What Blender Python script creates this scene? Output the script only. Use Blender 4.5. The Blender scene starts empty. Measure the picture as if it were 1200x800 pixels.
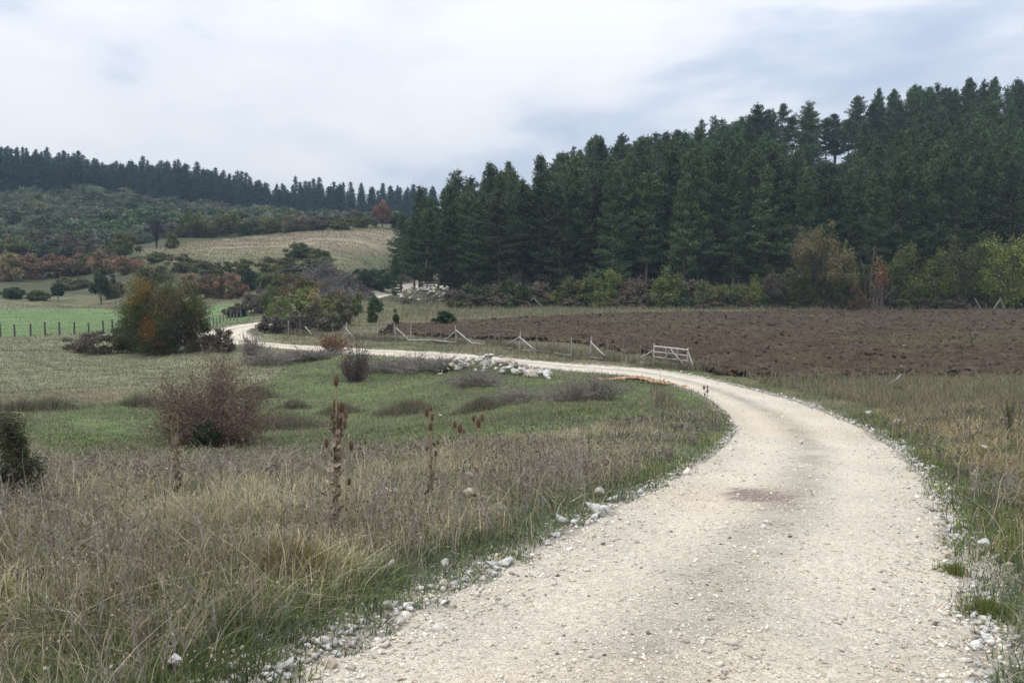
import bpy, math, random
import numpy as np

PI = math.pi
R = math.radians
rnd = random.Random(7)
rng = np.random.default_rng(11)
scene = bpy.context.scene
C = scene.collection

# ------------------------------------------------------------------ camera, sky, sun, exposure
EYE = 1.9
F = 1166.7                      # focal length in the 1200 px photograph
PITCH = math.atan(80.0 / F)
cd = bpy.data.cameras.new("camera")
cam = bpy.data.objects.new("camera", cd)
C.objects.link(cam)
cam.location = (0, 0, EYE)
cam.rotation_euler = (PI / 2 - PITCH, 0, 0)
cd.lens = 35.0
cd.sensor_width = 36.0
cd.clip_start = 0.1
cd.clip_end = 9000
scene.camera = cam

SUN_EL, SUN_AZ = R(58), R(235)
world = bpy.data.worlds.new("World")
scene.world = world
world.use_nodes = True
wn = world.node_tree.nodes
wl = world.node_tree.links
wn.clear()


def N(nt, t, **kw):
    n = nt.nodes.new(t)
    for k, v in kw.items():
        setattr(n, k, v)
    return n


out = N(world.node_tree, 'ShaderNodeOutputWorld')
bg = N(world.node_tree, 'ShaderNodeBackground')
bg.inputs['Strength'].default_value = 0.12
sky = N(world.node_tree, 'ShaderNodeTexSky')
sky.sky_type = 'NISHITA'
sky.sun_disc = False
sky.sun_elevation = SUN_EL
sky.sun_rotation = SUN_AZ
sky.air_density = 1.0
sky.dust_density = 2.0
tc = N(world.node_tree, 'ShaderNodeTexCoord')
sep = N(world.node_tree, 'ShaderNodeSeparateXYZ')
wl.new(tc.outputs['Generated'], sep.inputs[0])
# cloud deck coordinates: direction projected on a plane high above
zc = N(world.node_tree, 'ShaderNodeMath', operation='MAXIMUM')
wl.new(sep.outputs['Z'], zc.inputs[0]); zc.inputs[1].default_value = 0.0
za = N(world.node_tree, 'ShaderNodeMath', operation='ADD')
wl.new(zc.outputs[0], za.inputs[0]); za.inputs[1].default_value = 0.16
dx = N(world.node_tree, 'ShaderNodeMath', operation='DIVIDE')
dy = N(world.node_tree, 'ShaderNodeMath', operation='DIVIDE')
wl.new(sep.outputs['X'], dx.inputs[0]); wl.new(za.outputs[0], dx.inputs[1])
wl.new(sep.outputs['Y'], dy.inputs[0]); wl.new(za.outputs[0], dy.inputs[1])
cmb = N(world.node_tree, 'ShaderNodeCombineXYZ')
wl.new(dx.outputs[0], cmb.inputs[0]); wl.new(dy.outputs[0], cmb.inputs[1])
n1 = N(world.node_tree, 'ShaderNodeTexNoise')
n1.inputs['Scale'].default_value = 1.0
n1.inputs['Detail'].default_value = 7
n1.inputs['Roughness'].default_value = 0.52
n1.inputs['Distortion'].default_value = 0.25
mp = N(world.node_tree, 'ShaderNodeMapping')
mp.inputs['Location'].default_value = (3.3, 1.4, 0)
mp.inputs['Scale'].default_value = (2.3, 2.3, 6.0)
wl.new(tc.outputs['Generated'], mp.inputs[0])
wl.new(mp.outputs[0], n1.inputs['Vector'])
# clouds thin out and grey to the right (+X)
mr = N(world.node_tree, 'ShaderNodeMapRange')
wl.new(sep.outputs['X'], mr.inputs['Value'])
mr.inputs['From Min'].default_value = -0.5
mr.inputs['From Max'].default_value = 0.5
mr.inputs['To Min'].default_value = 0.02
mr.inputs['To Max'].default_value = -0.07
mr.clamp = True
ad = N(world.node_tree, 'ShaderNodeMath', operation='ADD')
wl.new(n1.outputs['Fac'], ad.inputs[0]); wl.new(mr.outputs[0], ad.inputs[1])
mp2 = N(world.node_tree, 'ShaderNodeMapping')
mp2.inputs['Location'].default_value = (1.7, 5.1, 0.4)
mp2.inputs['Scale'].default_value = (5.5, 5.5, 13.0)
wl.new(tc.outputs['Generated'], mp2.inputs[0])
n2 = N(world.node_tree, 'ShaderNodeTexNoise')
n2.inputs['Scale'].default_value = 1.0
n2.inputs['Detail'].default_value = 6
n2.inputs['Roughness'].default_value = 0.55
wl.new(mp2.outputs[0], n2.inputs['Vector'])
am = N(world.node_tree, 'ShaderNodeMath', operation='MULTIPLY_ADD')
wl.new(n2.outputs['Fac'], am.inputs[0]); am.inputs[1].default_value = 0.42
wl.new(ad.outputs[0], am.inputs[2])
sb2 = N(world.node_tree, 'ShaderNodeMath', operation='SUBTRACT')
wl.new(am.outputs[0], sb2.inputs[0]); sb2.inputs[1].default_value = 0.225
rp = N(world.node_tree, 'ShaderNodeValToRGB')
wl.new(sb2.outputs[0], rp.inputs[0])
e = rp.color_ramp.elements
e[0].position = 0.36; e[0].color = (0.50, 0.58, 0.72, 1)
e[1].position = 0.62; e[1].color = (0.885, 0.90, 0.935, 1)
m_ = rp.color_ramp.elements.new(0.44); m_.color = (0.62, 0.685, 0.80, 1)
m_ = rp.color_ramp.elements.new(0.51); m_.color = (0.79, 0.825, 0.89, 1)
mul = N(world.node_tree, 'ShaderNodeMixRGB', blend_type='MULTIPLY')
mul.inputs[0].default_value = 1.0
wl.new(rp.outputs[0], mul.inputs[1])
mul.inputs[2].default_value = (7.9, 7.9, 7.9, 1)
mx = N(world.node_tree, 'ShaderNodeMixRGB')
mx.inputs[0].default_value = 0.94
wl.new(sky.outputs[0], mx.inputs[1]); wl.new(mul.outputs[0], mx.inputs[2])
# an overcast sky is brightest overhead
zr = N(world.node_tree, 'ShaderNodeMapRange')
wl.new(sep.outputs['Z'], zr.inputs['Value'])
zr.inputs['From Min'].default_value = 0.0; zr.inputs['From Max'].default_value = 1.0
zr.inputs['To Min'].default_value = 0.80; zr.inputs['To Max'].default_value = 1.75
zs = N(world.node_tree, 'ShaderNodeVectorMath', operation='SCALE')
wl.new(mx.outputs[0], zs.inputs[0]); wl.new(zr.outputs[0], zs.inputs['Scale'])
wl.new(zs.outputs[0], bg.inputs['Color'])
wl.new(bg.outputs[0], out.inputs['Surface'])

sd = bpy.data.lights.new("sun", 'SUN')
sd.energy = 1.1
sd.angle = R(18)
sd.color = (1.0, 0.96, 0.90)
sun = bpy.data.objects.new("sun", sd)
C.objects.link(sun)
sun.rotation_euler = (PI / 2 - SUN_EL, 0, PI - SUN_AZ + 0.0)
# sky azimuth is measured clockwise from +Y: the sun stands behind the camera, a little to the left
sxd = (math.sin(SUN_AZ) * math.cos(SUN_EL), math.cos(SUN_AZ) * math.cos(SUN_EL), math.sin(SUN_EL))
from mathutils import Vector
sun.rotation_euler = Vector(sxd).to_track_quat('Z', 'Y').to_euler()

scene.view_settings.view_transform = 'Standard'
scene.view_settings.look = 'None'
scene.view_settings.gamma = 1.0
scene.view_settings.exposure = 0.32
scene.render.engine = 'CYCLES'
scene.cycles.max_bounces = 5
scene.cycles.diffuse_bounces = 3
scene.cycles.glossy_bounces = 2
scene.cycles.transmission_bounces = 2
scene.cycles.transparent_max_bounces = 6
scene.cycles.volume_bounces = 0
scene.cycles.use_denoising = True
scene.cycles.use_adaptive_sampling = True
scene.cycles.adaptive_threshold = 0.02

# ------------------------------------------------------------------ helpers
def wrap(a):
    return a


def hash2(ix, iy, s):
    h = (ix.astype(np.int64) * 374761393 + iy.astype(np.int64) * 668265263 + s * 974634777) & 0xffffffff
    h = ((h ^ (h >> 13)) * 1274126177) & 0xffffffff
    h = h ^ (h >> 16)
    return (h & 0xffffff) / float(0xffffff)


def vnoise(x, y, s=0):
    ix = np.floor(x); iy = np.floor(y)
    fx = x - ix; fy = y - iy
    fx = fx * fx * (3 - 2 * fx); fy = fy * fy * (3 - 2 * fy)
    a = hash2(ix, iy, s); b = hash2(ix + 1, iy, s)
    c = hash2(ix, iy + 1, s); d = hash2(ix + 1, iy + 1, s)
    return (a * (1 - fx) + b * fx) * (1 - fy) + (c * (1 - fx) + d * fx) * fy


def fbm(x, y, s=0, octv=4, g=0.5):
    v = 0; a = 1; t = 0
    for k in range(octv):
        v = v + a * vnoise(x * 2 ** k + 17.3 * k, y * 2 ** k - 9.1 * k, s + k)
        t += a; a *= g
    return v / t


def inpoly(px, py, poly):
    c = np.zeros(px.shape, bool)
    n = len(poly); j = n - 1
    for i in range(n):
        xi, yi = poly[i]; xj, yj = poly[j]
        if yi != yj:
            t = ((yi > py) != (yj > py)) & (px < (xj - xi) * (py - yi) / (yj - yi) + xi)
            c ^= t
        j = i
    return c


def ss(a, b, x):
    t = np.clip((x - a) / (b - a), 0, 1)
    return t * t * (3 - 2 * t)


CP, SP = math.cos(PITCH), math.sin(PITCH)


def P(px, py, Y):
    u = (px - 600.0) / F; v = (400.0 - py) / F
    wy = CP + SP * v; wz = -SP + CP * v
    t = Y / wy
    return (u * t, Y, EYE + wz * t)


def proj(x, y, z):
    z = z - EYE
    d = y * CP - z * SP
    v = (y * SP + z * CP)
    d = np.where(np.abs(d) < 1e-3, 1e-3, d)
    return 600 + F * x / d, 400 - F * v / d, d


class MB:
    """collects vertices and faces (with a colour per vertex) and builds one mesh"""
    def __init__(s):
        s.v = []; s.c = []; s.f = {3: [], 4: []}; s.n = 0

    def add(s, v, f, c):
        v = np.asarray(v, np.float32).reshape(-1, 3)
        f = np.asarray(f, np.int64)
        c = np.asarray(c, np.float32)
        if c.ndim == 1:
            c = np.tile(c[None, :3], (len(v), 1))
        s.v.append(v); s.c.append(c[:, :3]); s.f[f.shape[1]].append(f + s.n); s.n += len(v)

    def mesh(s, name, m, smooth=False):
        me = bpy.data.meshes.new(name)
        v = np.concatenate(s.v); c = np.concatenate(s.c)
        li = []; ls = []; k = 0
        for q in (3, 4):
            if s.f[q]:
                a = np.concatenate(s.f[q])
                li.append(a.reshape(-1)); ls.append(np.arange(len(a)) * q + k); k += len(a) * q
        li = np.concatenate(li); ls = np.concatenate(ls)
        me.vertices.add(len(v)); me.vertices.foreach_set('co', v.reshape(-1))
        me.loops.add(len(li)); me.loops.foreach_set('vertex_index', li.astype(np.int32))
        me.polygons.add(len(ls)); me.polygons.foreach_set('loop_start', ls.astype(np.int32))
        if smooth:
            me.polygons.foreach_set('use_smooth', np.ones(len(ls), bool))
        at = me.color_attributes.new('Col', 'FLOAT_COLOR', 'POINT')
        cc = np.ones((len(v), 4), np.float32); cc[:, :3] = c
        at.data.foreach_set('color', cc.reshape(-1))
        me.materials.append(m)
        me.update(calc_edges=True)
        return me

    def obj(s, name, m, parent=None, smooth=False, loc=None):
        o = bpy.data.objects.new(name, s.mesh(name, m, smooth))
        C.objects.link(o)
        if parent is not None:
            o.parent = parent
        if loc is not None:
            o.location = loc
        return o


def tag(o, label=None, cat=None, group=None, kind=None):
    if label: o['label'] = label
    if cat: o['category'] = cat
    if group: o['group'] = group
    if kind: o['kind'] = kind
    return o


def empty(name, loc=(0, 0, 0), rz=0):
    o = bpy.data.objects.new(name, None)
    C.objects.link(o)
    o.location = loc; o.rotation_euler = (0, 0, rz)
    o.empty_display_size = 0.2
    return o


def copy_tree(o, parent=None):
    c = o.copy(); C.objects.link(c)
    if parent is not None:
        c.parent = parent
    for ch in o.children:
        copy_tree(ch, c)
    return c


def tube(mb, pts, rad, col, sides=4):
    pts = np.asarray(pts, float); n = len(pts)
    rad = np.broadcast_to(np.asarray(rad, float), (n,))
    t = np.gradient(pts, axis=0)
    t /= np.linalg.norm(t, axis=1)[:, None] + 1e-9
    ref = np.array([0.0, 0, 1]) if abs(t[0, 2]) < 0.8 else np.array([1.0, 0, 0])
    a = np.cross(t, ref); a /= np.linalg.norm(a, axis=1)[:, None] + 1e-9
    b = np.cross(t, a)
    an = np.arange(sides) * 2 * PI / sides
    ring = pts[:, None] + rad[:, None, None] * (np.cos(an)[None, :, None] * a[:, None] + np.sin(an)[None, :, None] * b[:, None])
    v = ring.reshape(-1, 3)
    i = np.arange(n - 1)[:, None] * sides; j = np.arange(sides)[None, :]
    f = np.stack([i + j, i + (j + 1) % sides, i + sides + (j + 1) % sides, i + sides + j], -1).reshape(-1, 4)
    mb.add(v, f, col)
    if sides >= 4:
        cap = np.array([[k for k in range(4)]]) + (n - 1) * sides
        if sides == 4:
            mb.add(v[-4:], [[0, 1, 2, 3]], col); mb.add(v[:4], [[3, 2, 1, 0]], col)
        else:
            c0 = np.concatenate([v[-sides:], pts[-1:]]);
            mb.add(c0, [[k, (k + 1) % sides, sides] for k in range(sides)], col)
            c0 = np.concatenate([v[:sides], pts[:1]]);
            mb.add(c0, [[(k + 1) % sides, k, sides] for k in range(sides)], col)


def box(mb, c, s, col, rot=None):
    c = np.array(c, float); h = np.array(s, float) / 2
    v = np.array([[x, y, z] for x in (-1, 1) for y in (-1, 1) for z in (-1, 1)], float) * h
    if rot is not None:
        v = v @ rot.T
    f = [[0, 1, 3, 2], [4, 6, 7, 5], [0, 4, 5, 1], [2, 3, 7, 6], [0, 2, 6, 4], [1, 5, 7, 3]]
    mb.add(v + c, f, col)


def unit(n):
    v = rng.normal(size=(n, 3)); return v / (np.linalg.norm(v, axis=1)[:, None] + 1e-9)


def leaves(mb, pos, size, col, flat=0.0, up=0.0):
    """little four-sided leaves (pointed) of random direction at pos; col (n,3)"""
    n = len(pos)
    a = unit(n); a[:, 2] *= (1 - flat); a[:, 2] += up
    a /= np.linalg.norm(a, axis=1)[:, None] + 1e-9
    b = np.cross(a, unit(n)); b /= np.linalg.norm(b, axis=1)[:, None] + 1e-9
    s = (np.asarray(size) * rng.uniform(0.6, 1.3, n))[:, None]
    p0 = pos - a * s * 0.5; p2 = pos + a * s * 0.5
    p1 = pos + b * s * 0.33; p3 = pos - b * s * 0.33
    v = np.stack([p0, p1, p2, p3], 1).reshape(-1, 3)
    f = np.arange(n * 4).reshape(n, 4)
    mb.add(v, f, np.repeat(col, 4, axis=0))


def pick(pal, n, w=None, var=0.18, hue=0.07):
    pal = np.array(pal, float)
    i = rng.choice(len(pal), n, p=None if w is None else np.array(w) / sum(w))
    c = pal[i] * rng.uniform(1 - var, 1 + var, (n, 1)) * rng.uniform(1 - hue, 1 + hue, (n, 3))
    return c


# ------------------------------------------------------------------ materials
def new_mat(name):
    m = bpy.data.materials.new(name); m.use_nodes = True
    nt = m.node_tree; nt.nodes.clear()
    o = N(nt, 'ShaderNodeOutputMaterial')
    b = N(nt, 'ShaderNodeBsdfPrincipled')
    nt.links.new(b.outputs[0], o.inputs[0])
    return m, nt, b, o


def leaf_mat(name, trans=0.25, var=0.25, rough=0.65, spec=0.25, scale=(1, 1, 1)):
    m, nt, b, o = new_mat(name)
    a = N(nt, 'ShaderNodeAttribute', attribute_name='Col')
    oi = N(nt, 'ShaderNodeObjectInfo')
    mrn = N(nt, 'ShaderNodeMapRange')
    mrn.inputs['To Min'].default_value = 1 - var; mrn.inputs['To Max'].default_value = 1 + var
    nt.links.new(oi.outputs['Random'], mrn.inputs[0])
    h = N(nt, 'ShaderNodeHueSaturation')
    nt.links.new(a.outputs['Color'], h.inputs['Color'])
    nt.links.new(mrn.outputs[0], h.inputs['Value'])
    mr2 = N(nt, 'ShaderNodeMapRange')
    mr2.inputs['To Min'].default_value = 0.485; mr2.inputs['To Max'].default_value = 0.515
    ml = N(nt, 'ShaderNodeMath', operation='MULTIPLY'); ml.inputs[1].default_value = 7.13
    fr = N(nt, 'ShaderNodeMath', operation='FRACT')
    nt.links.new(oi.outputs['Random'], ml.inputs[0]); nt.links.new(ml.outputs[0], fr.inputs[0])
    nt.links.new(fr.outputs[0], mr2.inputs[0]); nt.links.new(mr2.outputs[0], h.inputs['Hue'])
    nt.links.new(h.outputs[0], b.inputs['Base Color'])
    b.inputs['Roughness'].default_value = rough
    b.inputs['Specular IOR Level'].default_value = spec
    if trans > 0:
        t = N(nt, 'ShaderNodeBsdfTranslucent')
        nt.links.new(h.outputs[0], t.inputs[0])
        mx = N(nt, 'ShaderNodeMixShader'); mx.inputs[0].default_value = trans
        nt.links.new(b.outputs[0], mx.inputs[1]); nt.links.new(t.outputs[0], mx.inputs[2])
        nt.links.new(mx.outputs[0], o.inputs[0])
    return m


def noise_mat(name, scales=((3, 0.35), (20, 0.25)), rough=0.9, bump=0.3, bscale=30, spec=0.2, bdist=0.02):
    """Col attribute times noise at several scales, in world metres"""
    m, nt, b, o = new_mat(name)
    a = N(nt, 'ShaderNodeAttribute', attribute_name='Col')
    tcn = N(nt, 'ShaderNodeTexCoord')
    col = a.outputs['Color']
    for sc, amt in scales:
        nz = N(nt, 'ShaderNodeTexNoise')
        nz.inputs['Scale'].default_value = sc; nz.inputs['Detail'].default_value = 4
        nt.links.new(tcn.outputs['Object'], nz.inputs['Vector'])
        mrn = N(nt, 'ShaderNodeMapRange')
        mrn.inputs['From Min'].default_value = 0.3; mrn.inputs['From Max'].default_value = 0.7
        mrn.inputs['To Min'].default_value = 1 - amt; mrn.inputs['To Max'].default_value = 1 + amt
        nt.links.new(nz.outputs['Fac'], mrn.inputs[0])
        vm = N(nt, 'ShaderNodeVectorMath', operation='SCALE')
        nt.links.new(col, vm.inputs[0]); nt.links.new(mrn.outputs[0], vm.inputs['Scale'])
        col = vm.outputs[0]
    nt.links.new(col, b.inputs['Base Color'])
    b.inputs['Roughness'].default_value = rough
    b.inputs['Specular IOR Level'].default_value = spec
    if bump:
        nz = N(nt, 'ShaderNodeTexNoise')
        nz.inputs['Scale'].default_value = bscale; nz.inputs['Detail'].default_value = 6
        nt.links.new(tcn.outputs['Object'], nz.inputs['Vector'])
        bp = N(nt, 'ShaderNodeBump')
        bp.inputs['Strength'].default_value = bump; bp.inputs['Distance'].default_value = bdist
        nt.links.new(nz.outputs['Fac'], bp.inputs['Height'])
        nt.links.new(bp.outputs[0], b.inputs['Normal'])
    return m


def road_mat():
    m, nt, b, o = new_mat('crushed_limestone')
    a = N(nt, 'ShaderNodeAttribute', attribute_name='Col')
    tcn = N(nt, 'ShaderNodeTexCoord')
    col = a.outputs['Color']
    hsrc = []
    for sc, lo, hi in ((85, 0.80, 1.14), (34, 0.86, 1.10)):
        vo = N(nt, 'ShaderNodeTexVoronoi'); vo.inputs['Scale'].default_value = sc
        nt.links.new(tcn.outputs['Object'], vo.inputs['Vector'])
        sp = N(nt, 'ShaderNodeSeparateColor')
        nt.links.new(vo.outputs['Color'], sp.inputs[0])
        mrn = N(nt, 'ShaderNodeMapRange')
        mrn.inputs['To Min'].default_value = lo; mrn.inputs['To Max'].default_value = hi
        nt.links.new(sp.outputs[0], mrn.inputs[0])
        vm = N(nt, 'ShaderNodeVectorMath', operation='SCALE')
        nt.links.new(col, vm.inputs[0]); nt.links.new(mrn.outputs[0], vm.inputs['Scale'])
        col = vm.outputs[0]
        hsrc.append(vo.outputs['Distance'])
    # dark grit between the stones
    nz = N(nt, 'ShaderNodeTexNoise'); nz.inputs['Scale'].default_value = 60; nz.inputs['Detail'].default_value = 5
    nz.inputs['Roughness'].default_value = 0.7
    nt.links.new(tcn.outputs['Object'], nz.inputs['Vector'])
    rr = N(nt, 'ShaderNodeMapRange')
    rr.inputs['From Min'].default_value = 0.30; rr.inputs['From Max'].default_value = 0.46
    rr.inputs['To Min'].default_value = 0.48; rr.inputs['To Max'].default_value = 1.0
    nt.links.new(nz.outputs['Fac'], rr.inputs[0])
    vm = N(nt, 'ShaderNodeVectorMath', operation='SCALE')
    nt.links.new(col, vm.inputs[0]); nt.links.new(rr.outputs[0], vm.inputs['Scale'])
    nt.links.new(vm.outputs[0], b.inputs['Base Color'])
    b.inputs['Roughness'].default_value = 0.92
    b.inputs['Specular IOR Level'].default_value = 0.15
    ml = N(nt, 'ShaderNodeMath', operation='ADD')
    nt.links.new(hsrc[0], ml.inputs[0]); nt.links.new(hsrc[1], ml.inputs[1])
    sb = N(nt, 'ShaderNodeMath', operation='SUBTRACT')
    nt.links.new(nz.outputs['Fac'], sb.inputs[0]); nt.links.new(ml.outputs[0], sb.inputs[1])
    bp = N(nt, 'ShaderNodeBump')
    bp.inputs['Strength'].default_value = 0.75; bp.inputs['Distance'].default_value = 0.016
    nt.links.new(sb.outputs[0], bp.inputs['Height'])
    nt.links.new(bp.outputs[0], b.inputs['Normal'])
    return m


M = {
    'leaf': leaf_mat('leaves'),
    'needle': leaf_mat('needles', trans=0.12, var=0.42, rough=0.6),
    'grass': leaf_mat('grass', trans=0.25, var=0.0, rough=0.7, spec=0.2),
    'stem': leaf_mat('stems', trans=0.0, var=0.1, rough=0.85, spec=0.15),
    'ground': noise_mat('soil_and_turf', ((0.35, 0.18), (3.0, 0.28), (22, 0.25)), bump=0.5, bscale=14, bdist=0.05),
    'plough': noise_mat('ploughed_soil', ((0.6, 0.15), (6, 0.3), (30, 0.2)), bump=0.6, bscale=10, bdist=0.08),
    'road': road_mat(),
    'rock': noise_mat('limestone', ((4, 0.2), (30, 0.18)), bump=0.5, bscale=18, bdist=0.02),
    'wood': noise_mat('weathered_wood', ((5, 0.25), (40, 0.25)), bump=0.4, bscale=60, bdist=0.005),
    'bark': noise_mat('bark', ((2, 0.25), (12, 0.25)), bump=0.4, bscale=25, bdist=0.02),
}

# ------------------------------------------------------------------ terrain heights
L_EDGE = [(180, 900, 3.6), (250, 850, 4.05), (322, 800, 4.6), (450, 735, 5.45), (545, 690, 6.25), (640, 640, 7.3), (715, 600, 8.8), (775, 568, 10.8),
          (820, 541, 13.6), (850, 518, 17.5), (860, 498, 22.5), (840, 474, 29.5), (803, 455, 35.8), (751, 442, 40.5),
          (705, 437, 42.7), (657, 433, 44.8), (600, 427.5, 47.3), (550, 422.5, 50.5), (490, 418.5, 53), (435, 415, 56), (375, 411, 61), (300, 405, 68)]
R_EDGE = [(1165, 900, 3.6), (1160, 850, 4.05), (1152, 800, 4.6), (1137, 720, 5.8), (1122, 660, 7.0), (1103, 605, 8.9), (1090, 575, 10.7),
          (1070, 548, 13.4), (1036, 517, 18.3), (985, 490, 25), (925, 467, 32.2), (850, 448, 39.3), (800, 437.5, 43.0),
          (751, 431, 45.5), (705, 428, 47.3), (657, 425, 49.0), (600, 420.0, 51.8), (550, 415.5, 54.5), (490, 411.5, 57.5), (435, 409, 60.5), (375, 405.5, 65.5), (300, 400, 72)]
FAR_C = [(300, 402.5, 70), (276, 398, 74), (264, 392.5, 79), (270, 386.5, 87), (303, 380, 99), (350, 368, 125), (402, 355.5, 165), (430, 350, 178), (457, 345, 190), (480, 340, 205), (500, 336, 218)]
CTRL = L_EDGE[1:] + R_EDGE[1:] + FAR_C[1:] + [
    (-150, 800, 4.4), (0, 800, 4.5), (150, 800, 4.6), (0, 700, 5.7), (200, 700, 5.7), (400, 700, 6.0), (0, 620, 7.8), (200, 620, 7.8),
    (400, 620, 7.9), (550, 620, 8.2), (0, 574, 10.5), (200, 570, 11.5), (400, 564, 12), (550, 560, 12), (700, 547, 13), (0, 550, 13.5),
    (100, 552, 15), (200, 548, 17), (300, 545, 17.3), (400, 541, 17.8), (500, 532, 18.3), (600, 522, 18.7), (700, 509, 19.7), (780, 491, 22.5),
    (50, 510, 24), (50, 475, 33), (200, 505, 27), (200, 470, 36), (350, 505, 27.5), (350, 470, 38), (450, 500, 28), (450, 470, 38),
    (450, 440, 48), (350, 440, 49), (350, 425, 56), (550, 490, 27), (550, 465, 35), (550, 445, 41), (620, 450, 38), (650, 480, 25.5),
    (650, 460, 32), (730, 455, 34), (0, 450, 42), (0, 420, 58), (0, 397, 80), (150, 450, 43), (150, 420, 62), (250, 420, 60), (230, 397, 78),
    (0, 390, 92), (0, 365, 140), (200, 360, 155), (250, 380, 100), (270, 362, 135), (0, 350, 165), (0, 325, 200), (100, 325, 200),
    (200, 330, 180), (300, 350, 140), (400, 335, 182), (200, 308, 195), (170, 291, 225), (300, 280, 240), (450, 267, 255), (450, 290, 222),
    (350, 300, 202), (420, 310, 197), (0, 300, 230), (0, 260, 300), (0, 228, 380), (150, 260, 300), (150, 232, 380), (300, 262, 330),
    (300, 250, 420), (450, 262, 330), (450, 255, 450), (0, 207, 470), (150, 215, 470), (300, 240, 520), (450, 243, 560),
    (-300, 225, 380), (-300, 205, 470), (-300, 325, 200), (-300, 390, 92), (-300, 450, 42), (-300, 530, 15),
    (700, 400, 62), (480, 385, 85), (800, 425, 48), (900, 440, 42), (1150, 500, 18.5), (1100, 480, 24), (1200, 450, 31),
    (1200, 500, 17.5), (1190, 600, 9.2), (1200, 700, 6.3), (1320, 800, 4.6), (1000, 455, 36), (1200, 430, 42), (1200, 400, 62), (1200, 375, 95),
    (1200, 358, 140), (900, 362, 130), (900, 385, 82), (700, 365, 120), (560, 372, 103), (500, 355, 140), (600, 358, 142),
    (1200, 330, 165), (1200, 215, 235), (1000, 335, 160), (950, 196, 245), (1200, 212, 260), (800, 335, 160), (800, 232, 240), (700, 340, 160),
    (700, 256, 235), (600, 345, 160), (600, 308, 205), (500, 342, 160), (500, 322, 220), (500, 330, 185), (950, 218, 330), (700, 268, 330),
    (1300, 212, 280), (1500, 375, 95), (1500, 430, 42), (1500, 212, 260), (1500, 550, 12)]


def polar(x, y):
    r = np.hypot(x, y)
    az = np.arctan2(x, y)
    return az, r


pts = np.array([P(*c) for c in CTRL] + [
    (-500, 900, 34), (-150, 950, 34), (150, 900, 30), (450, 800, 30), (-900, 2500, 30), (300, 2600, 30), (1400, 2200, 30),
    (-900, 300, 20), (-500, 60, -3), (500, 60, -2), (700, 300, 22), (0, 0.8, 0), (-3, 1, 0.05), (3, 1, 0.02), (-8, 0.5, 0.1), (8, 0.5, 0.1)])


def uv(x, y):
    az, r = polar(x, y)
    return az * 1.6, np.log(r + 1.5)


cu, cv = uv(pts[:, 0], pts[:, 1])
cz = pts[:, 2]


def tk(r2):
    return 0.5 * r2 * np.log(r2 + 1e-12)


nC = len(cu)
K = tk((cu[:, None] - cu[None]) ** 2 + (cv[:, None] - cv[None]) ** 2) + np.eye(nC) * 3e-4
# heights grow with distance: fit the elevation angle rather than the height
wgt = np.hypot(pts[:, 0], pts[:, 1]) + 6.0
Pm = np.stack([np.ones(nC), cu, cv], 1)
A = np.block([[K, Pm], [Pm.T, np.zeros((3, 3))]])
sol = np.linalg.solve(A, np.concatenate([cz / wgt, np.zeros(3)]))

# polar grid around a point behind the camera
OX, OY = 0.0, -3.0
az1 = np.linspace(-R(36), R(36), 620)
azs = np.concatenate([np.linspace(-PI, -R(36), 60, endpoint=False), az1, np.linspace(R(36), PI, 61)[1:]])
rs = np.exp(np.concatenate([np.linspace(math.log(1.2), math.log(260), 640, endpoint=False), np.linspace(math.log(260), math.log(1600), 110)]))


def raw_h(x, y):
    xf = x.reshape(-1); yf = y.reshape(-1)
    res = np.empty(len(xf))
    for s in range(0, len(xf), 40000):
        u, v = uv(xf[s:s + 40000], yf[s:s + 40000])
        u = np.clip(u, -1.6, 1.6)
        D = tk((u[:, None] - cu[None]) ** 2 + (v[:, None] - cv[None]) ** 2)
        rr = np.hypot(xf[s:s + 40000], yf[s:s + 40000]) + 6.0
        res[s:s + 40000] = (D @ sol[:nC] + sol[nC] + sol[nC + 1] * u + sol[nC + 2] * v) * rr
    az, r = polar(xf, yf)
    w = 1 - ss(R(55), R(110), np.abs(az))
    back = 0.1 + 0.004 * r
    res = np.clip(res, -12, 75)
    res = res * w + np.minimum(back, 12) * (1 - w)
    # flatten everything around the feet
    k = ss(0.5, 3.0, r)
    res = res * k + 0.0 * (1 - k)
    far = ss(700, 2500, r)
    res = res * (1 - far) + 25 * far
    return res.reshape(x.shape)


AZ, RS = np.meshgrid(azs, rs, indexing='ij')
GX = OX + RS * np.sin(AZ); GY = OY + RS * np.cos(AZ)
GZ = raw_h(GX, GY)
# average the seam behind the camera
seam = 0.5 * (GZ[0] + GZ[-1]); GZ[0] = seam; GZ[-1] = seam
lrs = np.log(rs)


def hz(x, y):
    x = np.asarray(x, float); y = np.asarray(y, float)
    a = np.arctan2(x - OX, y - OY); r = np.hypot(x - OX, y - OY)
    fi = np.interp(a, azs, np.arange(len(azs)))
    fj = np.interp(np.log(np.maximum(r, 1e-3)), lrs, np.arange(len(rs)))
    i = np.clip(fi.astype(int), 0, len(azs) - 2); j = np.clip(fj.astype(int), 0, len(rs) - 2)
    a_ = fi - i; b_ = fj - j
    return (GZ[i, j] * (1 - a_) * (1 - b_) + GZ[i + 1, j] * a_ * (1 - b_) + GZ[i, j + 1] * (1 - a_) * b_ + GZ[i + 1, j + 1] * a_ * b_)


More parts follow.
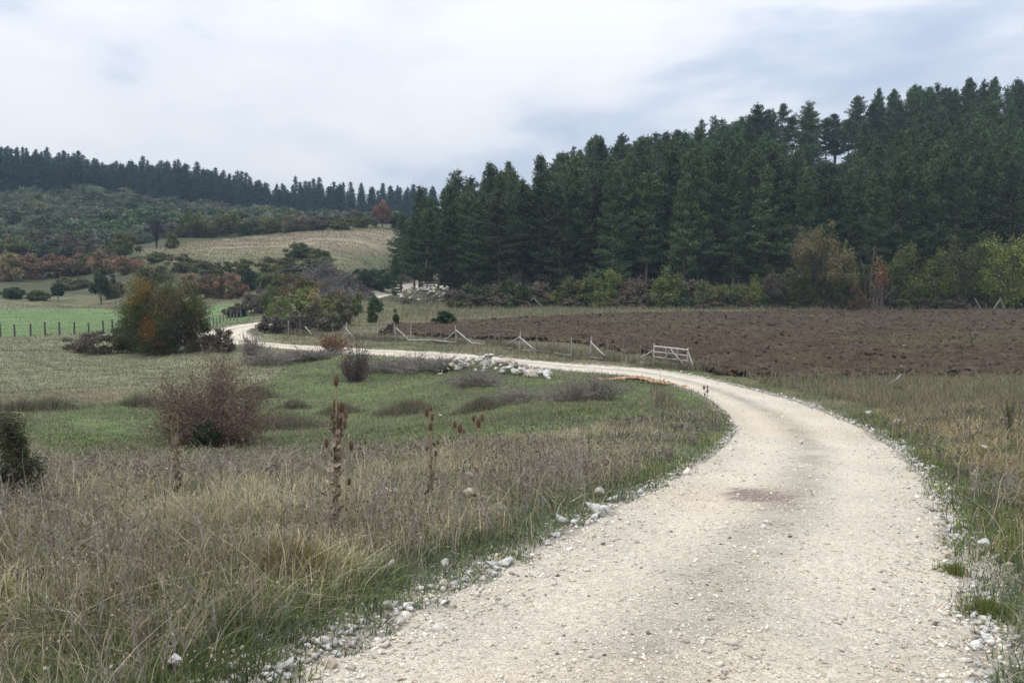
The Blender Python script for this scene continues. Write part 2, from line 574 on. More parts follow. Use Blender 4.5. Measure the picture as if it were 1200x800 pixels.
# road edges in world space
def spline(pts, n):
    p = np.array(pts, float)
    p = np.vstack([2 * p[0] - p[1], p, 2 * p[-1] - p[-2]])
    m = len(p) - 3
    t = np.linspace(0, m - 1e-6, n); i = t.astype(int); f = (t - i)[:, None]
    p0, p1, p2, p3 = p[i], p[i + 1], p[i + 2], p[i + 3]
    return 0.5 * ((2 * p1) + (-p0 + p2) * f + (2 * p0 - 5 * p1 + 4 * p2 - p3) * f ** 2 + (-p0 + 3 * p1 - 3 * p2 + p3) * f ** 3)


le = [P(*c)[:2] for c in L_EDGE]; re = [P(*c)[:2] for c in R_EDGE]
le = [(le[0][0] - 0.6, -2.0), (le[0][0] - .3, 1.0)] + le
re = [(re[0][0] + 0.1, -2.0), (re[0][0] + .05, 1.0)] + re
fc = np.array([P(*c)[:2] for c in FAR_C])
tg = np.gradient(fc, axis=0); tg /= np.linalg.norm(tg, axis=1)[:, None]
nrm = np.stack([-tg[:, 1], tg[:, 0]], 1)
wdt = np.interp(np.arange(len(fc)), [0, 3, 10], [1.7, 1.7, 2.2])[:, None]
# walking away from the camera the left edge is on the left-hand side
le += [tuple(q) for q in (fc + nrm * wdt)[1:]]
re += [tuple(q) for q in (fc - nrm * wdt)[1:]]
NR = 1500
LE = spline(le, NR); RE = spline(re, NR)
CE = 0.5 * (LE + RE)
HW = 0.5 * np.linalg.norm(LE - RE, axis=1)


def road_dist(x, y):
    """signed distance outside the road (negative on it), and which side (+1 = right)"""
    x = np.asarray(x, float).reshape(-1); y = np.asarray(y, float).reshape(-1)
    d = np.full(len(x), -1e9); side = np.ones(len(x))
    for E_, sg in ((LE, -1.0), (RE, 1.0)):
        cs = E_[::5]
        t = np.gradient(cs, axis=0); t /= np.linalg.norm(t, axis=1)[:, None] + 1e-9
        for s in range(0, len(x), 60000):
            q = np.stack([x[s:s + 60000], y[s:s + 60000]], 1)
            D2 = (q[:, None, 0] - cs[None, :, 0]) ** 2 + (q[:, None, 1] - cs[None, :, 1]) ** 2
            i = D2.argmin(1)
            r_ = q - cs[i]
            cr = (r_[:, 0] * t[i, 1] - r_[:, 1] * t[i, 0])
            v = sg * np.sign(cr) * np.sqrt(D2[np.arange(len(q)), i])
            cur = d[s:s + 60000]
            up = v > cur
            cur[up] = v[up]; d[s:s + 60000] = cur
            side[s:s + 60000] = np.where(up, sg, side[s:s + 60000])
    return d, side


# field regions as outlines on the ground (given by where they lie in the photograph, turned into ground positions)
PLOUGH = [(440, 394), (455, 382), (520, 380), (600, 374), (700, 369.5), (800, 367), (950, 365), (1100, 363), (1300, 360), (1300, 436),
          (1180, 441), (1050, 443), (930, 445), (880, 444), (830, 436), (760, 417), (690, 405), (600, 398), (520, 396)]
GREENF = [(-60, 364), (100, 361), (262, 357), (295, 360), (292, 374), (262, 381), (235, 385), (120, 391), (-60, 398)]
BEIGE = [(160, 292), (230, 284), (330, 274), (440, 266), (500, 266), (500, 300), (440, 316), (330, 322), (240, 315), (170, 303)]
HOLLOW = [(-60, 512), (60, 478), (150, 470), (260, 468), (330, 440), (330, 424), (420, 415), (560, 424), (650, 436), (760, 448), (830, 462),
          (850, 480), (790, 488), (690, 500), (600, 512), (500, 522), (400, 530), (200, 534), (0, 540), (-60, 540)]

gx, gy, gz = GX.reshape(-1), GY.reshape(-1), GZ.reshape(-1)


def zone_xy(poly_px, rough=0.0):
    """outline on the photo -> outline on the ground"""
    out_ = []
    for px, py in poly_px:
        out_.append(hit(px, py)[:2])
    return out_


_T = np.exp(np.linspace(math.log(2.0), math.log(900), 3000))


def hit(px, py, ymin=2.0):
    """where the line of sight through the pixel meets the terrain"""
    a = np.array(P(px, py, 1.0)); d = np.array([a[0], 1.0, a[2] - EYE])
    T = _T[_T >= ymin]
    x = d[0] * T; y = T; z = EYE + d[2] * T
    h = hz(x, y)
    k = np.nonzero(z < h)[0]
    if len(k) == 0:
        k = len(T) - 1
    else:
        k = k[0]
        if k > 0:
            g0 = z[k - 1] - h[k - 1]; g1 = z[k] - h[k]
            t = T[k - 1] + (T[k] - T[k - 1]) * g0 / (g0 - g1 + 1e-9)
            return np.array([d[0] * t, t, float(hz(d[0] * t, t))])
    return np.array([x[k], y[k], h[k]])


Z_PLOUGH = zone_xy(PLOUGH); Z_GREEN = zone_xy(GREENF)


def ground_zone(x, y, z):
    """weights of ground kinds at ground points: colour and cover"""
    px, py, d = proj(x, y, z)
    w1 = (fbm(x * 0.8, y * 0.8, 3) - 0.5) * 8
    qx = px + w1 * 3; qy = py + w1 * 0.5
    infront = d > 1
    zz = {}
    zz['plough'] = inpoly(x + w1 * 0.12, y + w1 * 0.25, Z_PLOUGH)
    zz['green'] = inpoly(x + w1 * .2, y + w1 * .3, Z_GREEN)
    zz['beige'] = inpoly(qx, py, BEIGE) & (y > 170)
    zz['hollow'] = inpoly(qx, qy, HOLLOW) & (y > 18) & (y < 75) & infront
    return zz, px, py


def lin(r, g, b):
    f = lambda c: ((c / 255 + 0.055) / 1.055) ** 2.4 if c > 10 else c / 255 / 12.92
    return np.array([f(r), f(g), f(b)])


def ground_color(x, y, z, rd):
    zz, px, py = ground_zone(x, y, z)
    nz = fbm(x * 0.5, y * 0.5, 5)[:, None]
    nb = fbm(x * 0.06 + 3, y * 0.06, 8)[:, None]
    dry = np.array([0.175, 0.150, 0.090]); green = np.array([0.090, 0.130, 0.036]); brown = np.array([0.090, 0.075, 0.052])
    c = dry * (1 - ss(0.4, 0.65, nz)) + np.array([0.115, 0.125, 0.05]) * ss(0.4, 0.65, nz)
    c = c + 0 * nb
    near = (y < 24)[:, None]
    c = np.where(near, brown * 0.8 + 0.25 * green * nz, c)
    # mid meadow: drier, olive
    mead = ((y > 40) & (y < 150) & (px < 330))[:, None]
    c = np.where(mead, np.array([0.185, 0.185, 0.105]) * (0.8 + 0.4 * nz), c)
    c = np.where(zz['hollow'][:, None], np.array([0.105, 0.135, 0.050]) * (0.6 + 0.8 * nz), c)
    c = np.where(zz['green'][:, None], np.array([0.145, 0.205, 0.08]) * (0.85 + 0.3 * nz), c)
    c = np.where(zz['beige'][:, None], (np.array([0.27, 0.225, 0.15]) * (1 - ss(284, 306, py))[:, None] + np.array([0.17, 0.17, 0.09]) * ss(284, 306, py)[:, None]) * (0.7 + 0.6 * fbm(x * 0.03, y * 0.22, 4, 5, .6)[:, None]), c)
    far = ((y > 170) & (~zz['beige']))[:, None]
    c = np.where(far & (px < 480)[:, None], np.array([0.085, 0.090, 0.045]) * (0.7 + 0.6 * nb), c)
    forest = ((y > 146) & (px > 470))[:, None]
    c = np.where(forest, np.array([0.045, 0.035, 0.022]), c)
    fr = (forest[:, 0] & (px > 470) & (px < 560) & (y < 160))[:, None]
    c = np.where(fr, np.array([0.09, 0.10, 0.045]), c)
    c = np.where(zz['plough'][:, None], np.array([0.10, 0.070, 0.048]), c)
    # worn stony strip beside the road
    e_ = (1 - ss(0.05, 0.5, rd + (nz[:, 0] - 0.5) * 0.6))[:, None]
    c = c * (1 - e_) + np.array([0.36, 0.32, 0.26]) * e_
    return c, zz


rd_all = np.full(len(gx), 99.0)
m0 = (np.hypot(gx, gy) < 240)
rd_all[m0] = road_dist(gx[m0], gy[m0])[0]
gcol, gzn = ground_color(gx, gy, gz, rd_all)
# small lumps; soil cast up beside the track; road bed kept just under the road sheet
amp = np.clip(np.hypot(gx, gy) / 60, 0.15, 1.0)
lump = (fbm(gx * 1.1, gy * 1.1, 21) - 0.5) * 0.22 * amp + (fbm(gx * 0.25, gy * 0.25, 22) - 0.5) * 0.5 * ss(15, 60, np.hypot(gx, gy))
lump = np.where(gzn['green'] | gzn['plough'], lump * 0.4, lump)
off = ss(0.0, 1.2, rd_all)
gz2 = gz + lump * off
gz2 = gz2 - 0.05 * (1 - ss(-0.25, 0.05, rd_all))
GZ = gz2.reshape(GZ.shape)

na, nr = GX.shape
tm = MB()
V = np.stack([gx, gy, GZ.reshape(-1)], 1)
ii, jj = np.meshgrid(np.arange(na - 1), np.arange(nr - 1), indexing='ij')
k0 = (ii * nr + jj).reshape(-1)
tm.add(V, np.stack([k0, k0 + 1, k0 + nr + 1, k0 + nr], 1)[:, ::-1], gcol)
# close the middle
cidx = np.arange(na) * nr
tm.v.append(np.array([[OX, OY, V[cidx, 2].mean()]], np.float32)); tm.c.append(np.array([[0.1, 0.08, 0.06]], np.float32))
tm.f[3].append(np.stack([cidx[:-1], cidx[1:], np.full(na - 1, tm.n)], 1)[:, ::-1]); tm.n += 1
ter = tm.obj('ground', M['ground'], smooth=True)
tag(ter, kind='structure')

# ------------------------------------------------------------------ the road sheet
NA = 34
s_ = np.linspace(0, 1, NA)
RX = LE[:, None, 0] * (1 - s_) + RE[:, None, 0] * s_
RY = LE[:, None, 1] * (1 - s_) + RE[:, None, 1] * s_
# ragged edges
wob = (fbm(np.arange(NR) * 0.13, np.zeros(NR), 31) - 0.5) * 0.30
wob2 = (fbm(np.arange(NR) * 0.13, np.zeros(NR) + 9, 32) - 0.5) * 0.30
dirx = (RE - LE) / (np.linalg.norm(RE - LE, axis=1)[:, None])
RX += dirx[:, None, 0] * (wob[:, None] * (1 - s_) + wob2[:, None] * s_)
RY += dirx[:, None, 1] * (wob[:, None] * (1 - s_) + wob2[:, None] * s_)
RXf, RYf = RX.reshape(-1), RY.reshape(-1)
S_ = np.tile(s_, NR)
rz = hz(RXf, RYf)
crown_ = 0.05 * (1 - (2 * S_ - 1) ** 2) - 0.02 * (np.exp(-((S_ - 0.27) / 0.09) ** 2) + np.exp(-((S_ - 0.73) / 0.09) ** 2))
rz = rz + 0.02 + crown_ + (fbm(RXf * 2.2, RYf * 2.2, 41) - 0.5) * 0.05 + (fbm(RXf * 9, RYf * 9, 42) - 0.5) * 0.02
edge = ss(0.0, 0.03, S_) * ss(0.0, 0.03, 1 - S_)
rz = rz - 0.06 * (1 - edge)
n1_ = fbm(RXf * 1.2, RYf * 0.6, 43)[:, None]; n2_ = fbm(RXf * 0.5 + 4, RYf * 0.3, 44)[:, None]
rc = np.array([0.735, 0.645, 0.51]) * (0.86 + 0.26 * n1_)
warm = ss(0.52, 0.72, n2_) * 0.5
rc = rc * (1 - warm) + np.array([0.74, 0.60, 0.43]) * warm
track = (np.exp(-((S_ - 0.27) / 0.10) ** 2) + np.exp(-((S_ - 0.73) / 0.10) ** 2))[:, None]
rc = rc * (1 + 0.09 * track)
cen = (np.exp(-((S_ - 0.52) / 0.09) ** 2))[:, None] * (fbm(RXf * 3, RYf * 3, 46)[:, None])
rc = rc * (1 - 0.50 * cen)
# damp reddish hollow in the wheel track
q = hit(885, 588)
dd = np.hypot((RXf - q[0]) / 0.42, (RYf - q[1]) / 0.75) + (fbm(RXf * 5, RYf * 5, 45) - 0.5) * 1.0
st = (1 - ss(0.55, 1.05, dd))[:, None]
rc = rc * (1 - st) + np.array([0.36, 0.27, 0.225]) * st
rm = MB()
ii, jj = np.meshgrid(np.arange(NR - 1), np.arange(NA - 1), indexing='ij')
k0 = (ii * NA + jj).reshape(-1)
rm.add(np.stack([RXf, RYf, rz], 1), np.stack([k0, k0 + 1, k0 + NA + 1, k0 + NA], 1), rc)
road = tag(rm.obj('gravel_road', M['road'], smooth=True), kind='structure')

# ------------------------------------------------------------------ ploughed field
def clod_field():
    # a sheet of turned soil over the field, with real furrows and lumps
    pz = np.array(Z_PLOUGH)
    x0, x1, y0, y1 = pz[:, 0].min(), min(pz[:, 0].max(), 95), pz[:, 1].min(), pz[:, 1].max()
    ys = [y0]
    while ys[-1] < y1:
        ys.append(ys[-1] + 0.16 * (ys[-1] / 45.0) ** 1.3)
    ys = np.array(ys); nx_ = 760
    tx = np.linspace(-0.12, 0.56, nx_)
    TX, YY = np.meshgrid(tx, ys, indexing='ij')
    XX = TX * YY
    w1 = (fbm(XX * 0.8, YY * 0.8, 3) - 0.5) * 8
    ins = inpoly((XX + w1 * .12).reshape(-1), (YY + w1 * .25).reshape(-1), Z_PLOUGH).reshape(XX.shape)
    x = XX.reshape(-1); y = YY.reshape(-1)
    row = 0.5 + 0.5 * np.sin((y * 0.93 + x * 0.36 + (fbm(x * 0.1, y * 0.1, 61) - .5) * 3) * 2 * PI / 0.9)
    h = row ** 1.5 * 0.22 + np.abs(fbm(x * 1.7, y * 1.7, 62, 5, 0.65) - 0.5) * 0.75 + (fbm(x * 4.5, y * 4.5, 64, 3) - .5) * 0.22
    z = hz(x, y) + 0.03 + h * 0.8
    n_ = fbm(x * 0.9, y * 0.9, 63)[:, None]
    g_ = ss(0.60, 0.70, fbm(x * 0.22, y * 0.30, 65, 5))[:, None]
    st_ = ss(0.56, 0.74, fbm(x * 2.5, y * 2.5, 66, 3))[:, None]
    n_ = n_ * .5 + .5 * fbm(x * 3.1, y * 3.1, 68)[:, None]
    col = np.array([0.070, 0.048, 0.028]) * (0.2 + 1.6 * n_)
    col = col * (1 - 0.4 * st_) + np.array([0.12, 0.09, 0.065]) * 0.4 * st_
    col = col * (1 - 0.4 * g_) + np.array([0.09, 0.10, 0.04]) * 0.4 * g_
    mb = MB()
    ny = len(ys)
    ii, jj = np.meshgrid(np.arange(nx_ - 1), np.arange(ny - 1), indexing='ij')
    k0 = ii * ny + jj
    keep = (ins[:-1, :-1] & ins[1:, 1:] & ins[1:, :-1] & ins[:-1, 1:])
    k0 = k0[keep]
    mb.add(np.stack([x, y, z], 1), np.stack([k0, k0 + 1, k0 + ny + 1, k0 + ny], 1)[:, ::-1], col)
    o = mb.obj('ploughed_field', M['plough'])
    tag(o, kind='structure')
    return o


clod_field()

OCT = np.array([[1, 0, 0], [-1, 0, 0], [0, 1, 0], [0, -1, 0], [0, 0, 1], [0, 0, -1]], float)
OCF = np.array([[0, 2, 4], [2, 1, 4], [1, 3, 4], [3, 0, 4], [2, 0, 5], [1, 2, 5], [3, 1, 5], [0, 3, 5]])
CUB = np.array([[x, y, z] for x in (-1, 1) for y in (-1, 1) for z in (-1, 1)], float) * 0.8
CUF = np.array([[0, 1, 3, 2], [4, 6, 7, 5], [0, 4, 5, 1], [2, 3, 7, 6], [0, 2, 6, 4], [1, 5, 7, 3]])


def pebbles(mb, x, y, z, size, col, flat=0.6, blocky=False):
    n = len(x)
    B, Fc = (CUB, CUF) if blocky else (OCT, OCF)
    v = B[None] * rng.uniform(0.65, 1.25, (n, len(B), 1)) + rng.normal(size=(n, len(B), 3)) * 0.16
    v *= rng.uniform(0.7, 1.3, (n, 1, 3))
    v[:, :, 2] *= flat
    a = rng.uniform(0, 2 * PI, n); ca, sa = np.cos(a)[:, None], np.sin(a)[:, None]
    tl = rng.normal(size=(n, 1)) * 0.35
    vx = v[:, :, 0] * ca - v[:, :, 1] * sa; vy = v[:, :, 0] * sa + v[:, :, 1] * ca
    vz = v[:, :, 2] + vx * tl
    p = np.stack([vx, vy, vz], 2) * np.asarray(size)[:, None, None] * 0.5
    p += np.stack([x, y, z], 1)[:, None]
    f = (Fc[None] + (np.arange(n) * len(B))[:, None, None]).reshape(-1, Fc.shape[1])
    mb.add(p.reshape(-1, 3), f, np.repeat(col, len(B), axis=0))


def polar_scatter(n, r0, r1, p=1.0, a0=-33, a1=33):
    """ground points in front of the viewpoint; p=0 even over the log of distance"""
    u = rng.random(n)
    if p == 0:
        r = np.exp(np.log(r0) + u * (np.log(r1) - np.log(r0)))
    else:
        r = (r0 ** p + u * (r1 ** p - r0 ** p)) ** (1 / p)
    a = R(a0) + rng.random(n) * R(a1 - a0)
    return r * np.sin(a), r * np.cos(a)


def scatter_mask(x, y, keep):
    return x[keep], y[keep]


# soil clods
x, y = polar_scatter(85000, 36, 140, 0.15, -10, 31)
w1 = (fbm(x * 0.8, y * 0.8, 3) - 0.5) * 8
k = inpoly(x + w1 * .12, y + w1 * .25, Z_PLOUGH)
x, y = x[k], y[k]
mb = MB()
h = np.abs(fbm(x * 1.7, y * 1.7, 62, 5, 0.65) - 0.5) * 0.6
sz = np.minimum(rng.lognormal(math.log(0.115), 0.42, len(x)), .34) * (np.hypot(x, y) / 60) ** 0.4
pebbles(mb, x, y, hz(x, y) + 0.06 + h, sz, pick([(0.060, .041, .029), (0.038, .026, .019), (.095, .068, .048), (.065, .062, .034), (.20, .165, .12)], len(x), [4, 4, 2, 1, .3], .35), 0.75, True)
tag(mb.obj('soil_clods', M['plough']), 'turned clods of dark brown soil all over the ploughed field', 'soil', kind='stuff')

# ------------------------------------------------------------------ gravel on the road
mb = MB()
n = 76000
t = rng.random(n) ** 0.5
x, y = polar_scatter(n, 3.2, 42, 0.0, -22, 33)
d, sd_ = road_dist(x, y)
k = (d < 0.35 + 0.25 * rng.random(len(d))) & (d > -4) & (rng.random(len(d)) < 1 - .72 * np.exp(-((d + .78) / .26) ** 2))
x, y, d = x[k], y[k], d[k]
rr_ = np.hypot(x, y)
e_ = np.exp(-((d + 0.05) / 0.30) ** 2)
sz = rng.lognormal(math.log(0.013), 0.45, len(x)) * (1 + 0.7 * e_ * rng.random(len(x))) * (1 + rr_ / 30)
big = rng.random(len(x)) < 0.010 + 0.02 * e_
sz = np.where(big, sz * 2.2, sz)
# height of the road sheet at these places
from mathutils.bvhtree import BVHTree
road_v = np.stack([RXf, RYf, rz], 1)


def bvh_of(o):
    me = o.data
    co = np.empty(len(me.vertices) * 3, np.float32); me.vertices.foreach_get('co', co)
    vv = [tuple(q) for q in co.reshape(-1, 3)]
    return BVHTree.FromPolygons(vv, [tuple(p.vertices) for p in me.polygons])


rb_ = BVHTree.FromPolygons([tuple(q) for q in road_v[:NA * 1300]], [tuple(int(w) for w in q) for q in
                           np.concatenate([np.stack([k0, k0 + 1, k0 + NA + 1, k0 + NA], 1)]) if q.max() < NA * 1300])


def road_z(x, y):
    g = hz(x, y); o_ = np.empty(len(x))
    for i in range(len(x)):
        hh = rb_.ray_cast((x[i], y[i], g[i] + 1.0), (0, 0, -1), 3.0)
        o_[i] = max(hh[0].z, g[i]) if hh[0] is not None else g[i]
    return o_


gzz = road_z(x, y)
gpal = [(0.70, .635, .52), (.61, .54, .43), (.76, .71, .62), (.66, .53, .39), (.44, .40, .34), (.17, .14, .12)]
pebbles(mb, x, y, gzz + sz * 0.08, sz, pick(gpal, len(x), [5, 4, 3, 1.2, 1.4, 0.30], hue=.015), 0.55)
gv = mb.obj('gravel', M['rock'])
tag(gv, 'pale crushed limestone lying loose over the bend of the track', 'gravel', kind='stuff')

# ------------------------------------------------------------------ grass
def blades(mb, x, y, z, h, w, lean, ang, col, seg=3, wob=0.0):
    n = len(x)
    dxy = np.stack([np.cos(ang), np.sin(ang)], 1)
    fa = rng.uniform(0, 2 * PI, n)
    side = np.stack([np.cos(fa), np.sin(fa), rng.normal(size=n) * 0.2], 1)
    t = np.linspace(0, 1, seg + 1)
    P_ = np.empty((n, seg + 1, 3))
    wobv = rng.normal(size=(n, 2)) * wob
    for k_, tt in enumerate(t):
        hor = lean * tt ** 1.8
        P_[:, k_, 0] = x + dxy[:, 0] * h * hor + wobv[:, 0] * h * math.sin(tt * PI * 1.6)
        P_[:, k_, 1] = y + dxy[:, 1] * h * hor + wobv[:, 1] * h * math.sin(tt * PI * 1.6)
        P_[:, k_, 2] = z + h * tt * (1 - 0.35 * np.minimum(lean, 1.6) * tt)
    ww = w[:, None] * (1 - t[None, :] ** 1.6 * 0.9) * 0.5
    A_ = P_ - side[:, None] * ww[:, :, None]; B_ = P_ + side[:, None] * ww[:, :, None]
    v = np.stack([A_, B_], 2).reshape(n, -1, 3)        # a0 b0 a1 b1 ...
    m = 2 * (seg + 1)
    f = np.array([[2 * i, 2 * i + 1, 2 * i + 3, 2 * i + 2] for i in range(seg)])
    f = (f[None] + (np.arange(n) * m)[:, None, None]).reshape(-1, 4)
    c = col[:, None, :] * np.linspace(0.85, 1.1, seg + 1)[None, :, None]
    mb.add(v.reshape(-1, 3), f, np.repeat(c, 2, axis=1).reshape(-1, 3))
    return P_


DRY = [(.49, .43, .30), (.40, .345, .24), (.60, .53, .385), (.28, .235, .17), (.43, .34, .21)]
GRN = [(.125, .160, .040), (.165, .195, .050), (.10, .13, .04), (.21, .21, .07)]
GRB = [(.15, .18, .10), (.19, .21, .13), (.12, .14, .08)]
PUR = [(.30, .26, .21), (.37, .32, .26), (.21, .175, .14), (.43, .375, .30)]

# near grass, both sides of the track
n = 400000
x, y = polar_scatter(n, 3.0, 27, 0.55, -37, 37)
d, side_ = road_dist(x, y)
cl = fbm(x * 1.6, y * 1.6, 71); cl2 = fbm(x * 0.5, y * 0.5, 72); cl3 = fbm(x * 5, y * 5, 73)
keep = (d > -0.10 + 0.75 * (fbm(x * 2.3, y * 2.3, 74) - 0.42)) & (rng.random(n) < np.clip(0.35 + 1.1 * (cl3 - 0.25), 0, 1))
thin = rng.random(n) < (0.62 + 0.38 * ss(0.0, 0.4, d))
keep &= thin
x, y, d, side_, cl, cl2 = [q_[keep] for q_ in (x, y, d, side_, cl, cl2)]
z = hz(x, y)
r_ = np.hypot(x, y)
zz, ppx, ppy = ground_zone(x, y, z)
dry = ss(0.25, 1.15, d + (cl - 0.5) * 1.5)
gpatch = ss(0.52, 0.66, cl2 * 0.6 + cl * 0.4)
hol = zz['hollow']
pd = np.clip(dry * (1 - 0.62 * gpatch) * 0.92 + 0.03, 0, 1)
pd = np.where(hol, 0.22, pd)
pd = pd * (0.45 + 0.55 * ss(4.0, 8.5, np.hypot(x, y) + 3 * (cl2 - .5)))
isdry = rng.random(len(x)) < pd
nn = len(x)
purp = rng.random(nn) < np.clip(0.15 + 0.9 * ss(0.45, 0.7, cl2) * (r_ > 9), 0, 0.6)
col = np.where(isdry[:, None], np.where(purp[:, None], pick(PUR, nn, var=.3), pick(DRY, nn, [4, 4, 2, 3, 1.5], var=.36)), np.where((rng.random(nn) < 0.25 + .5 * ss(.5, .6, cl2))[:, None], pick(GRB, nn, var=.3), pick(GRN, nn, var=.3)))
rgt = side_ > 0
col = np.where((rgt & isdry)[:, None], col * np.array([0.98, 0.88, 0.78]), col)
hgt = np.where(isdry, 0.10 + 0.26 * rng.random(nn) ** 2.2, 0.08 + 0.13 * rng.random(nn)) * (0.25 + 1.5 * cl)
hgt *= np.where(d < 0.5, 0.45 + d.clip(0, .5) * 1.0, 1.0)
hgt *= np.where(hol, 0.5, 1.0) * np.where(isdry, 1 - .35 * ss(9, 16, r_), 1)
wd = np.where(isdry, 0.0028, 0.0042) * (1 + r_ / 7.0) * rng.uniform(0.7, 1.4, nn)
lean = np.abs(rng.normal(size=nn)) * np.where(isdry, 0.8, 0.8) + 0.1
ang = rng.uniform(0, 2 * PI, nn) + 0.0
ang = np.where(rng.random(nn) < 0.4, fbm(x * 0.7, y * 0.7, 75) * 4 * PI, ang)
c4 = .6 * fbm(x * .9, y * .9, 77) + .4 * fbm(x * 3.5, y * 3.5, 78)
col = col * (0.30 + 1.5 * c4)[:, None] * np.where(isdry[:, None], np.array([1.06, 1.0, .90]), 1.0)
mb = MB()
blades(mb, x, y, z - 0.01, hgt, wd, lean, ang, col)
g1 = mb.obj('roadside_grass', M['grass'])
tag(g1, 'long dry tan grass with green blades on both banks of the track', 'grass', kind='stuff')

# dry weeds with branching stalks
n = 6000
x, y = polar_scatter(n * 4, 4.2, 24, 0.8, -36, 36)
d, side_ = road_dist(x, y)
cw = fbm(x * 0.8, y * 0.8, 81)
zz, ppx, ppy = ground_zone(x, y, hz(x, y))
k = (d > 0.35) & (rng.random(len(x)) < ss(0.38, 0.62, cw)) & ~zz['hollow']
x, y = x[k][:n], y[k][:n]
r_ = np.hypot(x, y); z = hz(x, y); nn = len(x)
hgt = rng.uniform(0.18, 0.42, nn) * np.where(rng.random(nn) < 0.10, 1.5, 1) * (0.8 + 0.4 * cw[k][:n])
lean = np.abs(rng.normal(size=nn)) * 0.22; ang = rng.uniform(0, 2 * PI, nn)
hgt *= 1 - .45 * ss(9, 16, r_)
col = pick(PUR + [(.33, .28, .20)], nn)
mb = MB()
wd = 0.0034 * (1 + r_ / 6)
Pm_ = blades(mb, x, y, z, hgt, wd, lean, ang, col, 4, 0.03)
for b_ in range(9):
    t = rng.uniform(0.3, 0.95, nn)
    i = np.minimum((t * 4).astype(int), 3); f_ = (t * 4 - i)[:, None]
    p0 = Pm_[np.arange(nn), i] * (1 - f_) + Pm_[np.arange(nn), i + 1] * f_
    h2 = hgt * rng.uniform(0.12, 0.38, nn) * (1.15 - t)
    Q = blades(mb, p0[:, 0], p0[:, 1], p0[:, 2], h2 + 0.02, wd * 0.75, rng.uniform(0.3, 1.0, nn), rng.uniform(0, 2 * PI, nn), col, 2)
    tip = Q[:, -1]
    kk = rng.random(nn) < 0.4
    leaves(mb, tip[kk], 0.010 * (1 + r_[kk] / 5), col[kk] * rng.uniform(0.35, 0.95, (kk.sum(), 1)))
tag(mb.obj('dry_weeds', M['grass']), 'dead branching brown weeds standing among the dry roadside grass', 'weeds', kind='stuff')

# long pale bents, bent over in all directions
n = 2400
x, y = polar_scatter(n * 2, 3.8, 20, 0.8, -37, 36)
d, side_ = road_dist(x, y)
zz, ppx, ppy = ground_zone(x, y, hz(x, y))
k = (d > 0.3) & ~zz['hollow']
x, y = x[k][:n], y[k][:n]; nn = len(x)
mb = MB()
Q = blades(mb, x, y, hz(x, y), rng.uniform(.3, .62, nn), .0036 * (1 + np.hypot(x, y) / 8), np.abs(rng.normal(size=nn)) * .9 + .15, rng.uniform(0, 2 * PI, nn), pick([(.44, .38, .28), (.36, .30, .22), (.32, .27, .19)], nn, var=.3), 5, .05)
tip = Q[:, -1]; 
for q_ in range(4):
    leaves(mb, tip + (Q[:, -2] - tip) * rng.random((nn, 1)) * .9, .016, pick([(.45, .38, .28)], nn), 0, 1.0)
tag(mb.obj('straw_stems', M['grass']), 'long pale straw stems bent over above the roadside grass', 'grass', kind='stuff')

# grass farther off
n = 330000
x, y = polar_scatter(n, 22, 170, 0.12, -33, 33)
d, side_ = road_dist(x, y)
z = hz(x, y)
zz, ppx, ppy = ground_zone(x, y, z)
r_ = np.hypot(x, y)
nb = fbm(x * 0.35, y * 0.35, 91); nc = fbm(x * 1.2, y * 1.2, 92)
keep = (d > 0.05) & ~(zz['plough']) & (nc > 0.25) & ~((y > 142) & (ppx > 470))
strip = (y > 100) & (ppx > 470) & (ppy < 372) & (y < 142)
green = np.where(zz['hollow'], 0.82 - 0.78 * ss(0.43, 0.56, nb * .55 + nc * .45), 0.30 + 0.35 * ss(.5, .6, nb))
green = np.where(zz['green'], 0.93, green)
green = np.where((d < 1.6) & ~zz['hollow'], 0.7, green)
green = np.where(side_ > 0, np.where(d < 1.3, 0.65, 0.18), green)
green = np.where(strip, .06, green)
isg = rng.random(n) < green
nn = n
GR2 = [(.110, .148, .048), (.14, .172, .058), (.085, .118, .040), (.175, .18, .080)]
GR3 = [(.15, .215, .08), (.18, .24, .10), (.13, .19, .065)]
DR2 = [(.27, .235, .155), (.215, .185, .12), (.33, .29, .20), (.17, .155, .095)]
col = np.where(isg[:, None], np.where(zz['green'][:, None], pick(GR3, nn, var=.1), pick(GR2, nn)), pick(DR2, nn))
hgt = np.where(isg, 0.06, 0.13) * rng.uniform(0.5, 1.6, nn) * np.where(zz['green'], 0.5, 1)
hgt = np.where((side_ > 0) & (d > 1.2) & (r_ < 60) & ~isg, hgt * 2.0, hgt)
hgt = np.where(strip, .32 * rng.uniform(.4, 1.5, nn), hgt)
hgt *= (0.7 + r_ / 110)
wd = 0.011 * (r_ / 25) * rng.uniform(0.6, 1.5, nn)
ang = rng.uniform(0, 2 * PI, nn); lean = np.abs(rng.normal(size=nn)) * 0.5 + 0.1
mb = MB()
k = keep
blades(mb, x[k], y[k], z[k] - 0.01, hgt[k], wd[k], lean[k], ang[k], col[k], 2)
# straw slope far off
n = 60000
x = rng.uniform(-95, -15, n); y = rng.uniform(188, 268, n)
zz, ppx, ppy = ground_zone(x, y, hz(x, y))
k = zz['beige'] & (fbm(x * .05, y * .35, 93, 4) > .38)
x, y, ppy = x[k], y[k], ppy[k]; nn = len(x)
lowp = (rng.random(nn) < ss(286, 308, ppy) * .8)[:, None]
blades(mb, x, y, hz(x, y), rng.uniform(.12, .45, nn), np.full(nn, .10), np.abs(rng.normal(size=nn)) * .8, rng.uniform(0, 6.28, nn),
       np.where(lowp, pick([(.19, .19, .10), (.15, .15, .085)], nn, var=.3), pick([(.34, .28, .19), (.27, .22, .15), (.22, .19, .12)], nn, var=.3)), 2)
